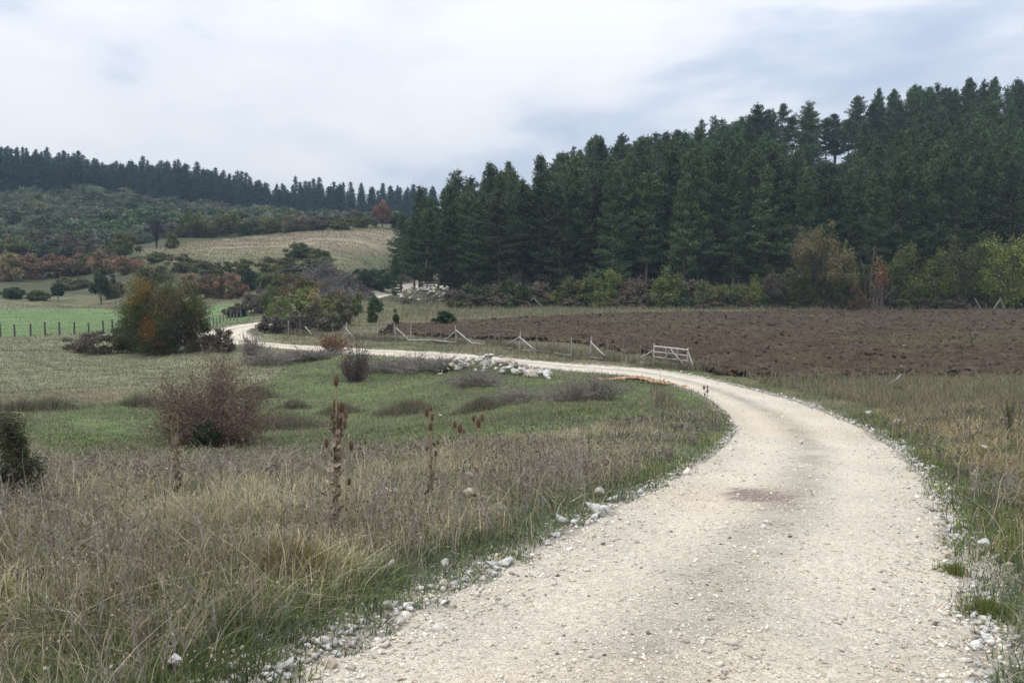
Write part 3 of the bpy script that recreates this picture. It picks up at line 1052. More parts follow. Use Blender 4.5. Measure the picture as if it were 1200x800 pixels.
# rank dry weeds between the right bank and the ploughed field
n = 52000
x, y = polar_scatter(n, 25, 47, 0.3, 8, 32)
zz, ppx, ppy = ground_zone(x, y, hz(x, y))
w3 = fbm(x * .7, y * .7, 96); w4 = fbm(x * 2.2, y * 2.2, 97)
d = road_dist(x, y)[0]
k = (d > 1.3) & (w4 > .36) & (ppy < 474 + 30 * (w3 - .5)) & (ppy > 446 - 5 * w3)
x, y, w3 = x[k], y[k], w3[k]; nn = len(x)
blades(mb, x, y, hz(x, y), rng.uniform(.10, .46, nn) * (.3 + 1.3 * w3), .014 * (y / 35) * rng.uniform(.6, 1.4, nn), np.abs(rng.normal(size=nn)) * .55, rng.uniform(0, 6.28, nn),
       pick([(.28, .235, .165), (.20, .165, .125), (.36, .31, .22), (.14, .115, .085), (.26, .19, .11), (.11, .13, .055)], nn, var=.35), 3)
# tall dry weeds along the wire fence
n = 9000
fpx = rng.uniform(330, 860, n); fy = np.interp(fpx, [290, 350, 440, 535, 609, 692, 731, 755, 812, 842, 900], [84, 76, 69, 64.5, 57.5, 51.5, 49, 47.6, 45.2, 43.5, 41]) + rng.normal(size=n) * .5
x = (fpx - 600) / F * fy; y = fy
k = (fbm(x * .9, y * .9, 94) > .42) & (road_dist(x, y)[0] > .5); x, y = x[k], y[k]; nn = len(x)
blades(mb, x, y, hz(x, y), rng.uniform(.15, .65, nn), np.full(nn, .022), np.abs(rng.normal(size=nn)) * .4, rng.uniform(0, 6.28, nn), pick([(.24, .20, .15), (.17, .14, .11), (.30, .26, .19), (.12, .13, .06)], nn, var=.3), 2)
tag(mb.obj('meadow_grass', M['grass']), 'short green and straw grass over the hollow and the meadows beyond', 'grass', kind='stuff')

# ------------------------------------------------------------------ plants: builders
SH = Vector  # alias


class Kind:
    """a few variants of one kind of thing; give() hands out the first of each variant itself, then copies"""
    def __init__(s, roots, h, w):
        s.r = roots; s.used = [False] * len(roots); s.h = h; s.w = w; s.i = 0

    def give(s, v=None):
        k = (rnd.randrange(len(s.r)) if v is None else v % len(s.r))
        if not s.used[k]:
            s.used[k] = True
            return s.r[k]
        return copy_tree(s.r[k])

    def prune(s):
        for k, u in enumerate(s.used):
            if not u:
                for ch in list(s.r[k].children):
                    bpy.data.objects.remove(ch)
                bpy.data.objects.remove(s.r[k])


KINDS = []


def place(kind, px, py, hpx, wpx=None, Y=None, label='', cat='shrub', group=None, v=None, sink=0.0, rz=None):
    """stand a plant on the ground where the photograph shows its foot (py) or at the distance Y"""
    if Y is None:
        q = hit(px, py)
    else:
        a = P(px, py, Y); q = np.array([a[0], Y, float(hz(a[0], Y))])
    o = kind.give(v)
    hh = hpx * q[1] / F
    o.location = (q[0], q[1], q[2] - sink * hh)
    sz_ = hh / kind.h * (1 + sink)
    sx_ = (wpx * q[1] / F / kind.w) if wpx else sz_
    o.scale = (sx_, sx_, sz_)
    o.rotation_euler = (0, 0, rnd.uniform(0, 2 * PI) if rz is None else rz)
    tag(o, label, cat, group)
    return o


def qcurve(a, b, c, n=5):
    t = np.linspace(0, 1, n)[:, None]
    return (1 - t) ** 2 * a + 2 * t * (1 - t) * b + t ** 2 * c


def make_pine(name, H=18.0, Rm=3.0, clear=0.2, pal=None, dens=1.0, top=0.7, dead=0, gap=0.0, trunkcol=(0.23, 0.18, 0.14)):
    root = empty(name)
    tb = MB(); cb = MB()
    k = np.linspace(0, 1, 9)
    bend = np.stack([np.sin(k * 2.2 + rng.uniform(0, 6)) * 0.18, np.sin(k * 2.7 + rng.uniform(0, 6)) * 0.18, k * H * 0.985], 1)
    bend[:, :2] -= bend[0, :2]
    tube(tb, bend, 0.17 * (1 - k) ** 0.8 + 0.025, trunkcol, 6)
    lobes = rng.uniform(0, 6.28, 3)
    z = clear * H * 0.55
    while z < H * 0.985:
        t = (z - clear * H) / (H * (1 - clear))
        bare = t < 0
        prof = (max(0, 1 - t) ** top) * min(1, (1 - t) * 7 + .30) * (0.55 + 0.45 * min(1, max(t, 0) / 0.22)) if not bare else 0.55
        nb_ = rnd.randint(4, 6)
        a0 = rnd.uniform(0, 6.28)
        ctr0 = np.array([np.interp(z, bend[:, 2], bend[:, 0]), np.interp(z, bend[:, 2], bend[:, 1]), z])
        for b in range(nb_):
            if rnd.random() < gap: continue
            a = a0 + b * 2 * PI / nb_ + rnd.uniform(-.3, .3)
            L = Rm * prof * rnd.uniform(0.40, 1.2) * (1 + .22 * math.sin(a + lobes[0] + z * .35) + .15 * math.sin(2 * a + lobes[1] - z * .6)) + 0.25
            ctr = ctr0 + np.array([0, 0, rnd.uniform(-.32, .32)])
            rise = L * (0.10 + 0.50 * max(t, 0) ** 1.5) + rnd.uniform(-.15, .15) * L
            d_ = np.array([math.cos(a), math.sin(a), 0])
            e_ = ctr + d_ * L + np.array([0, 0, rise])
            mid = ctr + d_ * L * 0.5 + np.array([0, 0, rise * 0.2])
            cv_ = qcurve(ctr, mid, e_, 4)
            tube(tb, cv_, np.linspace(0.035, 0.012, 4) * (1 if not bare else .7), trunkcol, 3)
            if bare: continue
            m = max(2, int(L / 0.30 * dens))
            f_ = np.linspace(0.28, 1.02, m)
            side = np.array([-math.sin(a), math.cos(a), 0])
            pts_ = (1 - f_[:, None]) ** 2 * ctr + 2 * f_[:, None] * (1 - f_[:, None]) * mid + f_[:, None] ** 2 * e_
            sp = L * 0.30 * np.sin(np.clip(f_, 0, 1) * PI * 0.8 + 0.3)[:, None]
            pts_ = np.concatenate([pts_, pts_ + side * sp * rng.uniform(.4, 1.1, (m, 1)), pts_ - side * sp * rng.uniform(.4, 1.1, (m, 1))])
            q = 8
            pos = np.repeat(pts_, q, axis=0)
            pos = pos + rng.normal(size=pos.shape) * np.array([0.18, 0.18, 0.16])
            c = pick(pal, len(pos), var=0.22)
            leaves(cb, pos, 0.26, c, 0.3, 0.25)
        z += rnd.uniform(0.40, 0.70) * (1.0 if t < 0.6 else 0.62)
    # leader
    tp = bend[-1] + rng.normal(size=(30, 3)) * np.array([0.12, 0.12, 0.35]) + np.array([0, 0, .1])
    leaves(cb, tp, 0.26, pick(pal, 30), 0, 0.8)
    tb.obj('trunk', M['bark'], root)
    cb.obj('crown', M['needle'], root)
    return root


def make_spruce(name, H=18.0, Rm=2.6, pal=None, trunk=True):
    root = empty(name)
    tb = MB(); cb = MB()
    tube(tb, [(0, 0, 0), (0, 0, H * 0.5), (0, 0, H * 0.98)], [0.2, 0.12, 0.03], (0.12, 0.10, 0.085), 5)
    z = 0.05 * H
    P_ = []
    while z < H * 0.98:
        t = z / H
        L = Rm * (1 - t) ** 0.62 * rnd.uniform(0.7, 1.15) + 0.12
        nb_ = 7
        a = rng.uniform(0, 2 * PI, nb_)
        for aa in a:
            LL = L * rnd.uniform(0.7, 1.15)
            m = max(2, int(LL / 0.38))
            f_ = np.linspace(0.2, 1, m)
            q = np.stack([np.cos(aa) * f_ * LL, np.sin(aa) * f_ * LL, z - f_ * LL * 0.22 + 0 * f_], 1)
            P_.append(np.repeat(q, 3, axis=0))
        z += 0.55
    pos = np.concatenate(P_)
    pos += rng.normal(size=pos.shape) * np.array([.22, .22, .12])
    leaves(cb, pos, 0.62, pick(pal, len(pos), var=0.2), 0.3, 0.0)
    leaves(cb, np.array([[0, 0, H]]) + rng.normal(size=(10, 3)) * np.array([.06, .06, .5]), 0.4, pick(pal, 10), 0, 2.0)
    tb.obj('trunk', M['bark'], root)
    cb.obj('crown', M['needle'], root)
    return root


def make_shrub(name, H=2.0, W=2.0, pal=None, w=None, leaf=0.07, n=7000, clumps=60, stems=14, stemcol=(0.13, 0.11, 0.09), fill=0.35,
               trunk=0.0, twigs=3, patch=None, shape=1.0, flat_base=True, stemname='stems', leafname='foliage', loose=0.20, stemr=0.012):
    """a bush: stems fanning from the base to leafy clumps; trunk>0 makes it a small tree"""
    root = empty(name)
    tb = MB(); cb = MB()
    # clump centres inside an uneven egg
    cs = []
    ph = rng.uniform(0, 6.28, 4)
    while len(cs) < clumps:
        d = unit(1)[0]
        if d[2] < (-0.35 if trunk > 0.03 else -0.92) and flat_base: continue
        rr = fill + (1 - fill) * rnd.random() ** 0.5
        az = math.atan2(d[1], d[0])
        lob = 1 + 0.16 * math.sin(2 * az + ph[0]) + 0.13 * math.sin(3 * az + ph[1] + 3 * d[2]) + 0.10 * math.sin(5 * d[2] + ph[2] + az)
        lob *= rnd.uniform(0.86, 1.06)
        zc_ = trunk + (1 - trunk) * 0.42
        hz_ = (1 - zc_) if d[2] > 0 else (zc_ - trunk) * 1.0
        p = np.array([d[0] * W / 2 * rr * lob * 0.88, d[1] * W / 2 * rr * lob * 0.88, (zc_ + d[2] * hz_ * rr * (0.9 if d[2] > 0 else 1.1) * (lob if d[2] > 0 else 1)) * H])
        p[2] = max(p[2], 0.07 * H + trunk * H * 0.7)
        cs.append(p)
    cs = np.array(cs)
    if trunk > 0:
        tw = np.array([[0, 0, -0.05 * H], [0.02 * H, 0.01 * H, trunk * H * 0.7], [0, 0, (trunk + 0.35 * (1 - trunk)) * H], [0.01 * H, 0, 0.8 * H]])
        tube(tb, tw, [0.028 * H, 0.020 * H, 0.013 * H, 0.005 * H], stemcol, 6)
    for i in range(min(stems, clumps)):
        c = cs[i]
        if trunk > 0:
            s0 = np.array([0, 0, (trunk * 0.7 + rnd.random() * (1 - trunk) * 0.45) * H])
            s0[2] = min(s0[2], c[2] * 0.95)
        else:
            s0 = np.array([rnd.gauss(0, 0.05) * W, rnd.gauss(0, 0.05) * W, -0.02 * H])
        mid = s0 * 0.5 + c * 0.5 + np.array([0, 0, 0.12 * H]) + rng.normal(size=3) * 0.04 * W
        mid[:2] *= 0.8
        cv_ = qcurve(s0, mid, c, 5)
        tube(tb, cv_, np.linspace(stemr, stemr * .35, 5) * H, stemcol, 3)
        for q in range(twigs):
            k = rnd.randint(1, 4)
            a = cv_[k]; b = a + (c - s0) * rnd.uniform(0.15, 0.4) + rng.normal(size=3) * 0.11 * W
            b[2] = max(b[2], a[2])
            tube(tb, qcurve(a, (a + b) / 2 + np.array([0, 0, 0.02 * H]), b, 3), np.array([.4, .3, .15]) * stemr * H, stemcol, 3)
    per = n // clumps
    spread = rng.uniform(0.55, 1.35, (clumps, 1, 1)) * np.array([W, W, H])[None, None] * loose * 0.5
    pos = cs[:, None, :] + rng.normal(size=(clumps, per, 3)) * spread * 0.55
    ci = rng.integers(0, len(pal), clumps)
    if w is not None:
        ci = rng.choice(len(pal), clumps, p=np.array(w) / sum(w))
    P0 = np.array(pal, float)
    cc = P0[ci][:, None, :] * rng.uniform(0.75, 1.25, (clumps, 1, 1)) * rng.uniform(0.8, 1.2, (clumps, per, 1))
    mixr = rng.random((clumps, per)) < 0.3
    alt = P0[rng.choice(len(pal), (clumps, per), p=None if w is None else np.array(w) / sum(w))]
    cc = np.where(mixr[..., None], alt * rng.uniform(.8, 1.2, (clumps, per, 1)), cc)
    if patch is not None:
        for (pc, pr, pcol, amt) in patch:
            dd_ = np.linalg.norm((pos - np.array(pc) * np.array([W, W, H])) / np.array([W, W, H]), axis=2)
            on = (dd_ < pr) & (rng.random(dd_.shape) < amt)
            cc = np.where(on[..., None], np.array(pcol) * rng.uniform(.7, 1.3, (clumps, per, 1)), cc)
    pos = pos.reshape(-1, 3); cc = cc.reshape(-1, 3)
    k = pos[:, 2] > 0.0
    leaves(cb, pos[k], leaf, cc[k])
    if tb.v:
        tb.obj('trunk' if trunk > 0 else stemname, M['bark'], root)
    cb.obj('crown' if trunk > 0 else leafname, M['leaf'], root)
    return root


def make_twiggy(name, H=1.2, W=1.2, stems=40, pal=((0.20, 0.17, 0.15),), depth=2, leafpal=None, nleaf=0, r=0.006, leaf=0.03, upright=0.6):
    """a bare thicket of thin stems"""
    root = empty(name)
    tb = MB(); ends = []
    pal = np.array(pal)
    for i in range(stems):
        a = rnd.uniform(0, 2 * PI); rr = rnd.random() ** 0.6
        s0 = np.array([math.cos(a) * rr * W * 0.22, math.sin(a) * rr * W * 0.22, -0.02])
        L = H * rnd.uniform(0.35, 1.0) * (0.8 + 0.25 * math.sin(a * 2 + W * 7) + .1 * math.sin(a * 5 + H * 11))
        e_ = np.array([math.cos(a) * rr * W * 0.5 + rnd.gauss(0, .06) * W, math.sin(a) * rr * W * 0.5 + rnd.gauss(0, .06) * W, L * (upright + (1 - upright) * (1 - rr))])
        mid = (s0 + e_) / 2 + np.array([0, 0, 0.15 * L]) + rng.normal(size=3) * 0.05 * W
        col = pal[rnd.randrange(len(pal))] * rnd.uniform(.75, 1.25)
        cv_ = qcurve(s0, mid, e_, 5)
        tube(tb, cv_, np.linspace(1, .35, 5) * r, col, 3)
        ends.append(cv_[2:])
        for q in range(3 * depth):
            k = rnd.randint(1, 4); a_ = cv_[k]
            b = a_ + (e_ - s0) * rnd.uniform(.12, .35) + rng.normal(size=3) * 0.09 * np.array([W, W, H])
            tube(tb, qcurve(a_, (a_ + b) / 2 + np.array([0, 0, .02 * H]), b, 3), np.array([.55, .4, .25]) * r, col, 3)
            ends.append(np.array([b, (a_ + b) / 2]))
    tb.obj('stems', M['stem'], root)
    if nleaf:
        e_ = np.concatenate(ends)
        i = rng.integers(0, len(e_), nleaf)
        pos = e_[i] + rng.normal(size=(nleaf, 3)) * 0.035 * np.array([W, W, H])
        cb = MB(); leaves(cb, pos[pos[:, 2] > 0], leaf, pick(leafpal, int((pos[:, 2] > 0).sum()), var=.3))
        cb.obj('foliage', M['leaf'], root)
    return root


# ------------------------------------------------------------------ the pine forest on the right
PINE = [(.054, .090, .036), (.074, .116, .044), (.034, .058, .029), (.098, .138, .046)]
pinesA = [make_pine('pine_tree', 18, rnd.uniform(3.2, 4.0), c, PINE, 0.95, tp, gap=0.2) for c, tp in ((.16, .66), (.24, .78), (.10, .62), (.30, .6), (.18, .95), (.22, .7))]
pinesB = [make_pine('pine_tree', 18, rnd.uniform(2.9, 3.6), c, PINE, 0.9, tp, gap=0.34) for c, tp in ((.34, .6), (.44, .55), (.26, .7))]
KA = Kind(pinesA, 18, 6.0); KB = Kind(pinesB, 18, 6.0)
KINDS += [KA, KB]
G_F = 'pines of the dark forest on the right hillside'


def treetop(px):
    """height (in photo rows) of the forest skyline"""
    return np.interp(px, [455, 480, 500, 540, 600, 640, 660, 700, 760, 800, 840, 880, 915, 950, 985, 1000, 1040, 1100, 1150, 1200, 1260],
                     [285, 238, 212, 204, 197, 190, 180, 160, 160, 150, 138, 128, 126, 124, 140, 112, 108, 98, 92, 96, 96])


def front_top(px):
    return np.interp(px, [455, 500, 560, 640, 700, 760, 850, 900, 960, 1020, 1080, 1130, 1200, 1260], [280, 235, 215, 200, 190, 178, 172, 182, 196, 192, 180, 165, 168, 160])


npine = 0
rows = [(147, 0), (152, 0), (158, 0), (165, 1), (173, 1), (182, 1), (192, 1), (203, 1), (214, 1), (225, 2), (235, 2), (244, 2), (252, 2)]
for Yr, lvl in rows:
    step = (31.0 if lvl == 0 else 40.0 if lvl == 1 else 37.0) * 150 / Yr
    px = 468 + rnd.uniform(0, step) + (Yr - 147) * 0.12
    if lvl == 2:
        px = 655
    while px < 1218:
        Y = Yr + rnd.uniform(-3, 3)
        p = px + rnd.uniform(-.3, .3) * step
        px += step * rnd.uniform(.8, 1.25)
        a = P(p, 300, Y); g = float(hz(a[0], Y))
        base = float(proj(np.array(a[0]), np.array(Y), np.array(g))[1])
        if lvl == 0:
            tgt = front_top(p) + rnd.uniform(-10, 26)
        elif lvl == 1:
            tgt = treetop(p) * 0.5 + front_top(p) * .5 + rnd.uniform(-14, 30)
            if 900 < p < 1000: tgt += 22
        else:
            tgt = treetop(p) + rnd.uniform(-4, 14)
        hpx = base - tgt
        hm = hpx * Y / F
        hm = min(max(hm, 10 if lvl == 0 else 9.5), 24.5 if lvl else 23.5)
        if lvl == 2 and 905 < p < 1000:
            if rnd.random() < 0.45: continue
            K_ = KB
        elif lvl == 2:
            K_ = KB if rnd.random() < 0.35 else KA
        elif lvl == 1:
            K_ = KA if rnd.random() < .8 else KB
        else:
            K_ = KA
        sec = ('at the left end of the forest' if p < 590 else 'left of the middle of the forest' if p < 740 else 'above the middle of the ploughed field' if p < 890
               else 'near the tall half bare tree' if p < 1040 else 'above the bright green bushes on the right')
        szw = 'tall' if hm > 20 else 'short' if hm < 14 else 'medium'
        if lvl == 0:
            lab = szw + ' dark pine in the front row ' + sec
        elif lvl == 1:
            lab = szw + ' pine inside the forest ' + sec
        else:
            lab = szw + ' pine on the hilltop skyline ' + sec
        o = K_.give()
        o.location = (a[0], Y, g - 0.2)
        s = hm / 18
        o.scale = (rnd.uniform(.85, 1.15),) * 2 + (s,)
        o.rotation_euler = (rnd.gauss(0, .015), rnd.gauss(0, .015), rnd.uniform(0, 6.28))
        tag(o, lab, 'tree', G_F)
        npine += 1
print('pines', npine)
o = KA.give(2); a = P(463, 332, 150); g = float(hz(a[0], 150))
o.location = (a[0], 150, g); o.scale = (0.34, .34, 0.36)
tag(o, 'small lone pine at the left foot of the forest, above the pale track', 'tree')

# ------------------------------------------------------------------ the spruce ridge on the left
SPR = [(.024, .060, .052), (.034, .074, .060), (.018, .046, .044)]
KS = Kind([make_spruce('spruce_tree', 18, rnd.uniform(3.0, 4.0), SPR) for _ in range(5)], 18, 5.4)
KINDS.append(KS)
nsp = 0
for Yr, t0 in ((385, 0), (397, 0), (412, 0), (430, 0), (450, 0), (472, 0)):
    px = -6 + rnd.uniform(0, 10)
    step = 10.0 * 400 / Yr
    while px < 512:
        Y = Yr + rnd.uniform(-6, 6) + max(0, px - 120) * 0.14
        p = px; px += step * rnd.uniform(.6, 1.4) * (1 + (0.25 if px > 300 else 0))
        sky_ = np.interp(p, [0, 60, 100, 140, 200, 260, 300, 318, 360, 420, 500], [170, 174, 181, 186, 186, 196, 206, 215, 209, 213, 214])
        a = P(p, 230, Y); g = float(hz(a[0], Y))
        base = float(proj(np.array(a[0]), np.array(Y), np.array(g))[1])
        back = (Yr - 385) / 89.0
        tgt = sky_ + 10 * (1 - back) + rnd.uniform(-2, 8) - (5 if rnd.random() < .12 else 0)
        hm = (base - tgt) * Y / F
        if hm < 7: continue
        hm = min(hm, 27)
        o = KS.give()
        o.location = (a[0], Y, g - 0.3); s = hm / 18
        o.scale = (s ** 0.5 * rnd.uniform(1.0, 1.35),) * 2 + (s,)
        o.rotation_euler = (0, 0, rnd.uniform(0, 6.28))
        sec = 'at the left edge' if p < 110 else 'left of the middle' if p < 240 else 'where the ridge dips' if p < 370 else 'beside the pine forest'
        lab = ('tall' if hm > 19 else 'short') + (' blue green spruce on the far ridge skyline ' if back > .6 else ' blue green spruce in front of the ridge forest ') + sec
        tag(o, lab, 'tree', 'spruces on the distant ridge')
        nsp += 1
print('spruces', nsp)

# ------------------------------------------------------------------ scrub on the far hillside
HILL = {
    'grey green': [(.13, .16, .10), (.11, .135, .085), (.155, .17, .11)],
    'dull brown': [(.18, .145, .105), (.14, .12, .09), (.19, .17, .11)],
    'mid green': [(.09, .145, .06), (.11, .17, .065), (.075, .12, .05)],
    'yellowish': [(.22, .22, .075), (.17, .19, .065), (.24, .20, .075)],
}
hk = {}
for nm, pal in HILL.items():
    hk[nm] = Kind([make_shrub('scrub_bush', 3.0, 4.0, pal, leaf=0.30, n=2200, clumps=34, stems=8, fill=.5, twigs=0) for _ in range(2)], 3.0, 4.0)
    KINDS.append(hk[nm])
ns = 0
for i in range(1400):
    u = rnd.random()
    Y = 205 * (368 / 205) ** rnd.random()
    p = rnd.uniform(-10, 490)
    a = P(p, 280, Y); g = float(hz(a[0], Y))
    py = float(proj(np.array(a[0]), np.array(Y), np.array(g))[1])
    if inpoly(np.array([p]), np.array([py]), [(150, 296), (180, 279), (240, 278), (330, 271), (440, 263), (500, 262), (500, 345), (140, 340)])[0]:
        continue
    if py > 303 or ns >= 290: continue
    dens = float(fbm(np.array([a[0] * .03]), np.array([Y * .03]), 101)[0])
    if rnd.random() > 0.5 + dens: continue
    c2 = float(fbm(np.array([a[0] * .02 + 9]), np.array([Y * .02]), 102)[0])
    nm = 'grey green' if c2 < .48 else ('mid green' if c2 < .60 else 'dull brown')
    if rnd.random() < .2: nm = rnd.choice(list(HILL))
    hh = rnd.uniform(2.2, 5.2) * (Y / 260) ** .5; ww = hh * rnd.uniform(1.5, 2.6)
    o = hk[nm].give(); o.location = (a[0], Y, g - .2)
    o.scale = (ww / 4, ww / 4, hh / 3); o.rotation_euler = (0, 0, rnd.uniform(0, 6.28))
    sec = 'far left' if p < 90 else 'behind the yellow green tree' if p < 190 else 'behind the straw slope' if p < 330 else 'near the rust red tree'
    tag(o, ('large ' if hh > 4 else 'small ') + nm + ' bush ' + ('high' if Y > 300 else 'low') + ' on the scrubby slope, ' + sec, 'bush', 'scrub on the far hillside')
    ns += 1
print('scrub', ns)

# ------------------------------------------------------------------ bushes and small trees one can point at
OL = [(.135, .145, .05), (.11, .13, .048), (.17, .16, .055), (.09, .115, .04)]
RUST = [(.30, .19, .105), (.25, .155, .09), (.34, .225, .12), (.19, .14, .075), (.15, .14, .06)]
DKG = [(.055, .092, .040), (.072, .112, .046), (.042, .072, .034)]
BRN = [(.155, .12, .09), (.19, .14, .105), (.12, .10, .075)]
YEL = [(.27, .27, .065), (.23, .25, .06), (.32, .28, .07), (.17, .20, .055)]
YGR = [(.16, .20, .052), (.20, .23, .058), (.12, .16, .045)]
GRY = [(.15, .13, .115), (.12, .105, .09), (.18, .16, .14)]

# the big autumn bush
big = make_shrub('autumn_bush', 6.5, 8.0, [(.10, .115, .040), (.08, .097, .036), (.135, .125, .045), (.07, .078, .036)], leaf=0.12, n=60000, clumps=210, stems=40,
                 fill=.3, twigs=2, loose=0.17, shape=1.0, stemr=0.008,
                 patch=[((-.22, -.25, .82), .26, (.24, .12, .03), .6), ((-.05, -.4, .34), .17, (.27, .085, .03), .6), ((.10, -.42, .12), .08, (.36, .06, .03), .8),
                        ((.15, -.3, .62), .2, (.15, .09, .05), .6), ((-.3, -.3, .45), .16, (.13, .14, .04), .6), ((.34, -.25, .3), .22, (.09, .075, .06), .7)])
KB1 = Kind([big], 6.5, 8.0)
place(KB1, 190, 414, 100, 116, label='large bush turning green, orange and red, standing on the meadow beyond the hollow', cat='bush', rz=0.0)


def stand(px, py, Y=None):
    """ground position for a foot seen at (px, py), kept near the distance Y where the sight line only grazes the ground"""
    q = hit(px, py)
    if Y is not None and not (0.78 * Y < q[1] < 1.25 * Y):
        Y_ = min(max(q[1], .78 * Y), 1.25 * Y)
        a = P(px, py, Y_); q = np.array([a[0], Y_, float(hz(a[0], Y_))])
    return q


def one(name, px, py, hpx, wpx, pal, label, cat='bush', Y=None, n=4000, leaf=None, clumps=40, trunk=0.0, group=None, stems=14, twigs=2, fill=.4, patch=None, loose=.2, **kw):
    """a bush or tree of its own, built at its real size"""
    q = stand(px, py, Y)
    H = hpx * q[1] / F; W = wpx * q[1] / F
    if leaf is None:
        leaf = min(max(2.3 * q[1] / F, 0.03), 0.45)
    n = int(n * 1.5)
    r_ = make_shrub(name, H, W, pal, leaf=leaf, n=n, clumps=clumps, stems=stems, trunk=trunk, twigs=twigs, fill=fill, patch=patch, loose=loose, **kw)
    r_.location = (q[0], q[1], q[2] - 0.03 * H)
    tag(r_, label, cat, group)
    return r_


def twig(name, px, py, hpx, wpx, label, pal, cat='bush', Y=None, stems=50, group=None, leafpal=None, nleaf=0, depth=2, upright=.6, rpx=0.45, leafpx=1.6):
    q = stand(px, py, Y)
    H = hpx * q[1] / F; W = wpx * q[1] / F
    r_ = make_twiggy(name, H, W, stems, pal, depth, leafpal, nleaf, r=rpx * q[1] / F, leaf=leafpx * q[1] / F, upright=upright)
    r_.location = (q[0], q[1], q[2])
    tag(r_, label, cat, group)
    return r_


# flanks of the big bush
one('bush', 118, 414, 28, 76, BRN + GRY[:1], 'low purplish brown thicket at the left foot of the large autumn bush', n=5000, clumps=44, Y=74, stemname='stems')
one('bush', 156, 413, 44, 56, OL, 'olive bush leaning on the left side of the large autumn bush', n=5000, Y=73)
one('bush', 232, 411, 48, 52, BRN + OL[:2], 'brownish bush leaning on the right side of the large autumn bush', n=5000, Y=73)
one('bush', 229, 410, 24, 15, YGR, 'small bright green bush in front of the large autumn bush', n=1600, clumps=18, Y=70.5)
one('bush', 262, 412, 30, 34, BRN, 'dark brown scrub beside the end of the pale track', n=2500, Y=72)

# red-brown bush on the near edge of the hollow
q = P(247, 522, 18.5)
twig('twiggy_bush', 247, 521, 118, 132, 'reddish brown bush, nearly leafless, on the edge of the green hollow', [(.21, .17, .15), (.26, .21, .18), (.16, .125, .11)], Y=18.5, stems=240,
     leafpal=[(.27, .175, .115), (.21, .14, .09), (.32, .215, .14), (.16, .125, .09)], nleaf=26000, depth=2, upright=.62, rpx=.42, leafpx=2.2)
one('bush', 243, 523, 36, 34, DKG, 'small dark green bush under the reddish brown bush', n=3500, clumps=26, Y=17.6)
one('bush', 222, 516, 24, 26, GRY, 'grey twiggy bush left of the small dark green bush', n=900, clumps=16, Y=18.2, stems=16)

# left edge
one('bush', -2, 600, 128, 104, [(.095, .105, .055), (.12, .125, .06), (.075, .08, .045)], 'dark olive bush cut by the left edge of the picture', n=17000, clumps=70, stems=30, fill=.35,
    patch=[((.2, -.3, .28), .22, (.26, .22, .18), .35)], Y=11.5, leaf=0.024)
twig('bare_shrub', 54, 585, 100, 46, 'thin bare shrub of few upright stems with reddish tips, beside the dark olive bush', [(.16, .125, .11)], Y=12, stems=6,
     leafpal=[(.30, .12, .08)], nleaf=60, depth=1, upright=.9, rpx=.7)

# along the near side of the track
twig('twiggy_bush', 392, 413, 28, 34, 'rust red bush between the track and the wire fence', [(.20, .10, .07)], Y=63, stems=60, leafpal=[(.20, .085, .05), (.16, .075, .05)], nleaf=2600, rpx=.4)
twig('twiggy_bush', 417, 447, 46, 46, 'dark purplish bush on the near bank of the pale track', [(.12, .095, .095), (.15, .12, .11)], Y=50, stems=110, leafpal=[(.12, .085, .075), (.15, .11, .08)], nleaf=3000, rpx=.4)
for (px, py, h_, w_, Y_, lab) in [
    (312, 427, 24, 44, 59, 'grey brushwood heap left of the row on the near side of the track'), (350, 423, 18, 44, 60, 'low grey brushwood between the autumn bush and the rust red bush'),
    (378, 420, 15, 34, 58, 'small grey thicket under the rust red bush'), (455, 434, 22, 48, 51, 'grey bare thicket right of the dark purplish bush'),
    (490, 436, 27, 52, 48, 'grey bare thicket halfway between the dark purplish bush and the white stones'), (522, 434, 22, 40, 46.5, 'grey bare thicket touching the left end of the white stone heap'),
    (295, 421, 40, 16, 62, 'pale upright bare bush near the end of the track'), (560, 452, 26, 50, 41, 'grey scrub below the white stone heap'),
    (668, 470, 32, 40, 34.5, 'left half of the dry grey thicket below the bend of the track'), (704, 467, 36, 46, 34, 'right half of the dry grey thicket below the bend of the track'),
    (610, 470, 22, 60, 35, 'olive brown thicket in the green hollow below the stones')]:
    twig('thicket', px, py, h_ * 1.05, w_ * 1.55, lab, [(.25, .22, .195), (.19, .17, .145), (.31, .275, .24)], Y=Y_, stems=100, group='bare thickets along the track', rpx=.42,
         leafpal=[(.13, .115, .075), (.16, .13, .09)], nleaf=1300 if Y_ < 45 else 500, upright=.5)
